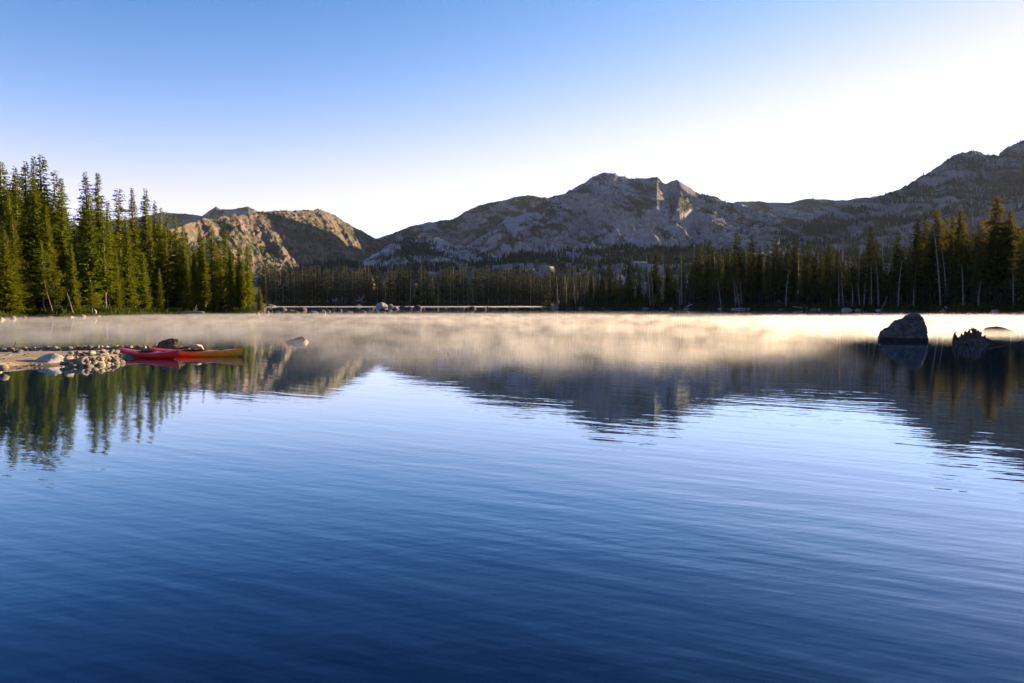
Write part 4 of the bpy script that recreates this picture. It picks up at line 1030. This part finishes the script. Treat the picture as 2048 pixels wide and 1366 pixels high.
o = rock_px('rock', PG[3], 18, 714, 30, 8, 'pale low rock on the gravel near the left edge', zb=0.1)
o = rock_px('rock', PG[1], 291, 702, 9, 12, 'small white pointed stone standing up behind the red kayak', zb=0.12)
o = rock_px('rock', PG[2], 300, 702, 12, 9, 'white stone lying right of the pointed white one', zb=0.12)
o = rock_px('rock', set_mat(MED[4], M['brown_rock']), 140, 722, 24, 16, 'dark brown block of rock where the stacked stones begin', zb=0.05)

# ------------------------------------------------------------------ kayaks
def paint(name, stops, axis_len):
    m, nt, out = mat(name); L = nt.links
    b = N(nt, 'ShaderNodeBsdfPrincipled', Roughness=0.38); tc = N(nt, 'ShaderNodeTexCoord'); sp = N(nt, 'ShaderNodeSeparateXYZ'); L.new(tc.outputs['Object'], sp.inputs[0])
    mr = N(nt, 'ShaderNodeMapRange'); mr.inputs[1].default_value = -axis_len/2; mr.inputs[2].default_value = axis_len/2; L.new(sp.outputs[0], mr.inputs[0])
    r = ramp(nt, mr.outputs[0], stops)
    n = N(nt, 'ShaderNodeTexNoise', Scale=6.0, Detail=6.0); L.new(tc.outputs['Object'], n.inputs['Vector'])
    r2 = ramp(nt, n.outputs[0], [(0.3, (0.75, 0.72, 0.7)), (0.6, (1, 1, 1))])
    L.new(mixc(nt, 0.6, r.outputs[0], r2.outputs[0], 'MULTIPLY'), b.inputs['Base Color'])
    rr = ramp(nt, n.outputs[0], [(0.3, (.5, .5, .5)), (0.7, (.28, .28, .28))]); L.new(rr.outputs[0], b.inputs['Roughness'])
    L.new(b.outputs[0], out.inputs[0]); return m
def plain(name, c, rough=0.6):
    m, nt, out = mat(name); b = N(nt, 'ShaderNodeBsdfPrincipled', Roughness=rough); n = N(nt, 'ShaderNodeTexNoise', Scale=8.0, Detail=4.0)
    r = ramp(nt, n.outputs[0], [(0.3, tuple(x*0.75 for x in c)), (0.7, c)]); nt.links.new(r.outputs[0], b.inputs['Base Color']); nt.links.new(b.outputs[0], out.inputs[0]); return m
M['black_plastic'] = plain('black_plastic', (0.012, 0.012, 0.013), 0.9)
def kayak(name, label, loc, rz, L, mpaint, beam=0.36, lift=0.0):
    e = bpy.data.objects.new(name, None); col.objects.link(e); e.location = loc; e.rotation_euler = (0.02, 0.0, rz); e.empty_display_size = 0.4
    tag(e, label, 'kayak', 'kayaks beached at the gravel bar')
    ns = 41; m_ = 13
    ts = np.linspace(-1, 1, ns)
    def bw(t): return beam*(1-abs(t)**2.3)**0.75+0.012
    def keel(t): return 0.0+0.13*abs(t)**5
    def sheer(t): return 0.235+0.15*abs(t)**2.6
    V = []; F = []
    for t in ts:
        for j in range(m_):
            q = -1+2*j/(m_-1); a = q*math.pi/2
            yy = bw(t)*math.copysign(abs(math.sin(a))**0.7, q); zz = keel(t)+(sheer(t)-keel(t))*(1-abs(math.cos(a))**0.8)
            V.append((t*L/2*(1.0-0.03*(1-(zz-keel(t))/(sheer(t)-keel(t)))), yy, zz))
    F += [tuple(x) for x in grid_faces(ns, m_)]
    F = np.array(F)
    h = link('hull', mesh_np('hull', np.array(V), F, mpaint, True), e)
    # deck with an open cockpit
    def decky(t, q): return bw(t)*q
    def deckz(t, q): return sheer(t)+0.055*(1-q*q)*(1-abs(t)**3)+0.004
    V = []; m2 = 13
    nd = 61; td = np.linspace(-1, 1, nd); inside = lambda t, q: (t+0.02)**2/0.105**2*0.16 + (q/0.66)**2 < 1
    for t in td:
        for j in range(m2):
            q = -1+2*j/(m2-1); V.append((t*L/2, decky(t, q), deckz(t, q)))
    F = [f for f in grid_faces(nd, m2) if not all(inside(td[i // m2], -1+2*(i % m2)/(m2-1)) for i in f)]
    link('deck', mesh_np('deck', np.array(V), np.array(F), mpaint, True), e)
    rim = [((-0.02+0.27*math.cos(a))*L/2, decky(0, 0.68*math.sin(a)), deckz(0, 0.68*math.sin(a))+0.015) for a in np.linspace(0, 2*math.pi, 29)]
    v, f = tube(rim, [0.018]*29, 6); link('cockpit_rim', mesh_np('cockpit_rim', v, f, M['black_plastic'], True), e)
    def slab(cx, cy, cz, sx, sy, sz, tilt=0.0):
        bm = bmesh.new(); bmesh.ops.create_cube(bm, size=1.0); bmesh.ops.scale(bm, vec=(sx, sy, sz), verts=bm.verts); bmesh.ops.bevel(bm, geom=bm.edges[:], offset=0.015, segments=2, affect='EDGES')
        bmesh.ops.rotate(bm, matrix=Matrix.Rotation(tilt, 3, 'Y'), verts=bm.verts); bmesh.ops.translate(bm, vec=(cx, cy, cz), verts=bm.verts); me = bpy.data.meshes.new('x'); bm.to_mesh(me); bm.free(); me.materials.append(M['black_plastic']); return me
    me = slab(-0.15, 0, 0.12, 0.42, 0.36, 0.06); me.name = 'seat'; link('seat', me, e)
    me = slab(-0.36, 0, 0.21, 0.05, 0.30, 0.12, -0.25); me.name = 'backrest'; link('backrest', me, e)
    for s in (-1, 1):
        t = s*0.9; x = t*L/2; z = deckz(t, 0)
        v, f = tube([(x-0.06, 0, z), (x-0.04, 0, z+0.04), (x+0.04, 0, z+0.04), (x+0.06, 0, z)], [0.012]*4, 6); link('handle', mesh_np('handle', v, f, M['black_plastic']), e)
    x = 0.55*L/2; z = deckz(0.55, 0); ring = [(x+0.11*math.cos(a), 0.09*math.sin(a), z+0.008) for a in np.linspace(0, 2*math.pi, 17)]
    v, f = tube(ring, [0.012]*17, 5); link('hatch_rim', mesh_np('hatch_rim', v, f, M['black_plastic'], True), e)
    return e
x1, y1 = gpt(242, 713); x2, y2 = gpt(356, 718.5)
L1 = math.hypot(x2-x1, y2-y1)*1.03
M['red_paint'] = paint('red_paint', [(0, (0.50, 0.012, 0.010)), (0.5, (0.62, 0.014, 0.012)), (1, (0.60, 0.02, 0.015))], L1)
kayak('kayak', 'shorter bright red kayak lying in front, nearest the camera', ((x1+x2)/2, (y1+y2)/2, -0.05), math.atan2(y2-y1, x2-x1), L1, M['red_paint'], 0.33)
x1, y1 = gpt(300, 712); x2, y2 = gpt(486, 713.5)
L2 = math.hypot(x2-x1, y2-y1)*1.0
M['sunset_paint'] = paint('sunset_paint', [(0.0, (0.55, 0.01, 0.01)), (0.26, (0.60, 0.02, 0.01)), (0.40, (0.70, 0.15, 0.01)), (1.0, (0.85, 0.36, 0.015))], L2)
kayak('kayak', 'longer kayak fading from red to orange yellow, pointing right', ((x1+x2)/2, (y1+y2)/2, -0.06), math.atan2(y2-y1, x2-x1), L2, M['sunset_paint'], 0.34)

# ------------------------------------------------------------------ driftwood and stump
def log_px(name, pts, r, label, m='bleached_wood', cat='driftwood', group=None, zoff=0.0, Y=None, twigs=0, seed=1, n=8):
    """pts: (x, y_px, radius factor) all at about one depth Y, first point touching the ground"""
    P = []
    for i, (x, y, f) in enumerate(pts):
        X, Yy, Z = at_depth(x, y, Y + 0.35*math.sin(i*1.7+seed)); P.append((X, Yy, Z))
    base = Vector(P[0]); P = [tuple(Vector(p)-base) for p in P]
    # refine
    Q = []; R = []
    for i in range(len(P)-1):
        for t in (0, 0.33, 0.66):
            Q.append(tuple(Vector(P[i]).lerp(Vector(P[i+1]), t)+Vector((0, 0, 0.15*r*math.sin(i*5+t*9))))); R.append(r*(pts[i][2]*(1-t)+pts[i+1][2]*t))
    Q.append(P[-1]); R.append(r*pts[-1][2])
    parts = [tube(Q, R, n, seed, 0.25)]
    rs = np.random.RandomState(seed)
    for k in range(twigs):
        i = rs.randint(1, len(Q)-1); p = np.array(Q[i]); L = r*rs.uniform(4, 9); a = rs.rand()*6.28
        q = p+np.array([math.cos(a)*L*0.7, math.sin(a)*L*0.4, rs.uniform(0.3, 1)*L]); parts.append(tube([p, (p+q)/2+np.array([0.1*L, 0, 0]), q], [r*.35, r*.25, r*.08], 4, k))
    v, f = join(parts); o = link(name, mesh_np(name, v, f, M[m])); o.location = base; tag(o, label, cat, group); return o
YL = lambda x, off=1.0: shore_Y(x, off)
log_px('driftwood_log', [(347, 627, 1.2), (365, 625.5, 1), (385, 623.5, .9), (408, 624.5, .5)], 0.20, 'long white fallen log lying on the sunlit left bank', Y=YL(370, .5), twigs=3)
log_px('driftwood_log', [(186, 629.5, .7), (190.5, 625.5, 1), (191, 622, .9), (187.5, 618.5, .4)], 0.17, 'short curved white trunk shining on the shady bank under the firs', Y=YL(188, 1.5))
log_px('leaning_trunk', [(107, 629, 1), (100, 606, .8), (93, 582, .55), (88, 560, .3)], 0.07, 'thin grey trunk leaning left at the foot of the wide sunlit firs', m='bark', cat='dead tree', Y=YL(104, 1.5), twigs=6)
log_px('leaning_trunk', [(146, 626, 1), (140, 605, .8), (134, 585, .4)], 0.065, 'orange lit thin trunk leaning left below the grove gap', m='pale_bark', cat='dead tree', Y=YL(142, 2), twigs=4)
DR = 'driftwood logs along the right waterline'
for k, (pts, r, lab) in enumerate([
  ([(1339, 617, 1), (1350, 616.6, 1), (1362, 616.8, .7)], .22, 'short pale log left end of the right shore driftwood'),
  ([(1368, 617.6, 1), (1395, 616.8, 1), (1424, 615.5, .6)], .25, 'pale log sloping gently below the step in the forest wall'),
  ([(1373, 614, 1), (1385, 608, .6)], .22, 'short log poking up behind the sloping one'),
  ([(1436, 617.5, 1), (1445, 616.5, 1), (1452, 616, .6)], .2, 'short log at the foot of the curved white stem'),
  ([(1463, 617.5, .8), (1480, 617, 1), (1500, 617, .6)], .22, 'pale log below the bundle of thin white stems'),
  ([(1585, 613, .5), (1600, 615, .8), (1622, 617, 1)], .2, 'thin log slanting down to the pale rounded boulder'),
  ([(1636, 618, 1), (1650, 617.5, .8), (1668, 618, .6)], .2, 'low log right of the pale rounded boulder'),
  ([(1752, 620.8, 1), (1790, 619.5, .9), (1815, 619, .7), (1845, 620.5, .5)], .3, 'longest bleached log lying at the waterline left of the big lake boulder'),
  ([(1880, 623, .8), (1895, 622, 1), (1908, 621, .9), (1925, 620, .6)], .28, 'thick log at the foot of the long trunked pine'),
  ([(1889, 613, .4), (1896, 617, .8), (1906, 622, 1)], .25, 'white snag of driftwood crossing the thick log'),
  ([(1985, 622.5, 1.1), (2000, 623, 1), (2022, 624, .4)], .33, 'white tapered log near the right edge of the waterline')]):
    log_px('driftwood_log', pts, r, lab, group=DR, Y=YL(pts[0][0], -0.4), seed=k+2, twigs=2)
log_px('floating_log', [(1016, 617.2, .7), (1024, 616.9, 1), (1036, 617.3, .7)], .32, 'dark floating log with upright bits near the bay mouth', m='dark_wood', Y=270, twigs=4)
log_px('driftwood_log', [(-12, 697, 1.2), (8, 698.5, 1), (22, 701, .7), (48, 703, .25)], .06, 'dark driftwood branch lying at the far left of the gravel bar', m='dark_wood', Y=28.2, twigs=4)
log_px('curved_log', [(370, 700, .8), (378, 694, 1.1), (392, 690.5, 1.2), (402, 692, 1), (407, 700, .8)], .042, 'pale arched log right of the dark brown boulder', Y=26.9)
o = rock_px('rock', set_mat(MED[5], M['dark_rock']), 385, 704, 30, 9, 'grey rock under the arched pale log', zb=0.06)

def stump():
    Y0 = 33.6; bx, _, _ = at_depth(1950, 689, Y0)
    e = bpy.data.objects.new('tree_stump', None); col.objects.link(e); e.location = (bx, Y0, -0.05); e.empty_display_size = 0.3
    tag(e, 'dark jagged tree stump with spiky roots and a grass tuft on top', 'stump')
    rs = np.random.RandomState(4); s = Y0/FP
    def L(x, y, dy=0.0): return np.array([(x-1950)*s, dy, (689-y)*s+0.05])
    shards = [(1915, 665, 1918), (1921, 667, 1925), (1927, 671, 1930), (1931, 662, 1933), (1936, 661, 1938), (1942, 656, 1943), (1947, 658, 1947), (1953, 658, 1951), (1957, 661, 1955), (1962, 666, 1959), (1967, 670, 1964), (1973, 675, 1968), (1979, 680, 1973), (1940, 666, 1944), (1950, 664, 1952), (1934, 674, 1940)]
    parts = []
    for k, (tx, ty, b) in enumerate(shards):
        for q in range(3):
            dy = rs.uniform(-0.35, 0.35); p0 = L(b+rs.uniform(-3, 3), 691, dy); p2 = L(tx+rs.uniform(-1.5, 1.5)*(q > 0), ty+q*rs.uniform(1, 7), dy*0.6); m_ = (p0+p2)/2+rs.normal(0, .04, 3)
            parts.append(tube([p0, m_, p0*0.15+p2*0.85+rs.normal(0, .015, 3), p2], [.10, .075, .05, .018], 6, k, 0.5))
    v, f = join(parts); link('stump_wood', mesh_np('stump_wood', v, f, M['dark_wood']), e)
    V, F = hull_np([tuple(L(x, y, d)) for x, y, d in [(1912, 692, 0), (1918, 678, .2), (1935, 668, .1), (1950, 664, 0), (1962, 671, .1), (1978, 682, 0), (1992, 692, 0), (1935, 690, -.45), (1962, 690, -.45), (1945, 678, -.28), (1940, 688, .5), (1965, 688, .4)]], 0, 3, 0.06, 8, 0.5)
    link('root_mass', mesh_np('root_mass', V, F, M['dark_wood']), e)
    for k, pts in enumerate([[(1970, 680, -.1), (1985, 685, -.15), (2005, 687, -.1), (2022, 688.5, 0)], [(1925, 686, -.3), (1912, 688, -.35), (1903, 690, -.3)], [(1990, 684, .1), (1999, 683.5, .1), (2009, 684.5, .1)]]):
        P = [L(*p) for p in pts]; v, f = tube(P, [.08, .06, .045, .02][:len(P)], 6, k, .4); link('root', mesh_np('root', v, f, M['dark_wood']), e)
    gv = []; gf = []
    for k in range(46):
        p = L(1945+rs.uniform(-7, 7), 662+rs.uniform(-1, 2), rs.uniform(-.12, .12)); a = rs.rand()*6.28; h = rs.uniform(.10, .30); q = p+np.array([math.cos(a)*h*.4, math.sin(a)*h*.3, h]); w = np.array([.009, 0, 0])
        i = len(gv); gv += [p-w, p+w, q]; gf.append((i, i+1, i+2))
    link('grass_tuft', mesh_np('grass_tuft', np.array(gv), np.array(gf), M['grass']), e)
stump()

# ------------------------------------------------------------------ cabins on the far shore
M['cabin_wood'] = wood_mat('cabin_wood', (0.05, 0.04, 0.033), (0.10, 0.08, 0.065)); M['metal_roof'] = plain('metal_roof', (0.11, 0.11, 0.11), 0.5); M['window_glass'] = plain('window_glass', (0.03, 0.035, 0.04), 0.1)
def box_np(x0, x1, y0, y1, z0, z1):
    V = np.array([(x, y, z) for z in (z0, z1) for y in (y0, y1) for x in (x0, x1)], float)
    return V, np.array([(0, 2, 3), (0, 3, 1), (4, 5, 7), (4, 7, 6), (0, 1, 5), (0, 5, 4), (2, 6, 7), (2, 7, 3), (0, 4, 6), (0, 6, 2), (1, 3, 7), (1, 7, 5)])
def cabin(xpx, Y, w, d, h, rh, label, yaw):
    X, _, _ = at_depth(xpx, 612, Y); e = bpy.data.objects.new('cabin', None); col.objects.link(e); e.location = (X, Y, max(0.2, float(ground_z(X, Y)))); e.rotation_euler = (0, 0, yaw); tag(e, label, 'cabin')
    link('wall', mesh_np('cabin_wall', *box_np(-w/2, w/2, -d/2, d/2, -0.3, h), M['cabin_wood']), e)
    o = .5
    V = np.array([(-w/2-o, -d/2-o, h-.1), (w/2+o, -d/2-o, h-.1), (w/2+o, 0, h+rh), (-w/2-o, 0, h+rh), (-w/2-o, d/2+o, h-.1), (w/2+o, d/2+o, h-.1)]); V = np.concatenate([V, V+np.array([0, 0, .18])])
    F = np.array([(0, 1, 2, 3), (3, 2, 5, 4), (6, 9, 8, 7), (9, 10, 11, 8), (0, 6, 7, 1), (4, 5, 11, 10), (0, 3, 9, 6), (3, 4, 10, 9), (1, 7, 8, 2), (2, 8, 11, 5)])
    link('roof', mesh_np('cabin_roof', V, F, M['metal_roof']), e)
    for x in (-w*.3, w*.1): link('window', mesh_np('cabin_window', *box_np(x-.5, x+.5, -d/2-.04, -d/2-.005, h*.4, h*.75), M['window_glass']), e)
    link('door', mesh_np('cabin_door', *box_np(w*.3, w*.3+.9, -d/2-.04, -d/2-.005, -.1, 2.0), M['dark_wood']), e)
cabin(675, 503, 6.5, 5, 3.4, 2.4, 'dim cabin with a flat looking pale roof in the far forest, left one of two', 0.15)
cabin(721, 503, 5.0, 5, 3.2, 3.8, 'dim cabin with a steep grey roof in the far forest, right one of two', -0.2)

# ------------------------------------------------------------------ bank vegetation
def tufts(name, label, n, where, hh, m, cat):
    rs = np.random.RandomState(n); V = []; F = []
    pts = where(rs, n); k = len(pts)
    for b in range(7):
        a = rs.rand(k)*6.28; h = rs.uniform(hh[0], hh[1], k); r = rs.uniform(0, .35, k)*h[0:k]/hh[1]+.1
        p = pts + np.stack([np.cos(a)*r, np.sin(a)*r, np.zeros(k)-.05], 1); a2 = rs.rand(k)*6.28
        q = p + np.stack([np.cos(a2)*h*.35, np.sin(a2)*h*.35, h], 1); w = np.stack([np.cos(a2+1.3), np.sin(a2+1.3), np.zeros(k)], 1)*(h*.14)[:, None]
        V.append(np.stack([p-w, p+w, q], 1).reshape(-1, 3))
    V = np.concatenate(V); F = np.arange(len(V)).reshape(-1, 3)
    tag(link(name, mesh_np(name, V, F, m)), label, cat, kind='stuff')
def band(x0, x1, o0, o1, pw=1.0):
    def f(rs, n):
        out = []
        for i in range(n):
            x = rs.uniform(x0, x1); gx, gy, _ = ray(x, 615); a = math.atan2(gx, gy); r = float(shore(a))+o0+(o1-o0)*rs.rand()**pw
            X, Y = r*math.sin(a), r*math.cos(a); out.append((X, Y, float(ground_z(X, Y))))
        return np.array(out)
    return f
tufts('shore_grass', 'green grass and low plants on the sunlit left bank', 2600, band(-60, 526, 0.5, 8, 1.3), (.15, .5), M['grass'], 'grass')
tufts('bank_brush', 'low dark bushes under the firs of the left bank', 1500, band(-60, 520, 2.0, 14, 1.0), (.4, 1.1), M['brush'], 'brush')
tufts('shore_brush', 'dark brush and saplings under the trees of the right shore', 5200, band(1108, 2130, 1.2, 26, 1.2), (.5, 1.9), M['pine'], 'brush')
tufts('bay_brush', 'dark brush along the distant shore of the bay', 3000, band(532, 1100, 1.5, 22), (.8, 2.6), M['far_needles'], 'brush')
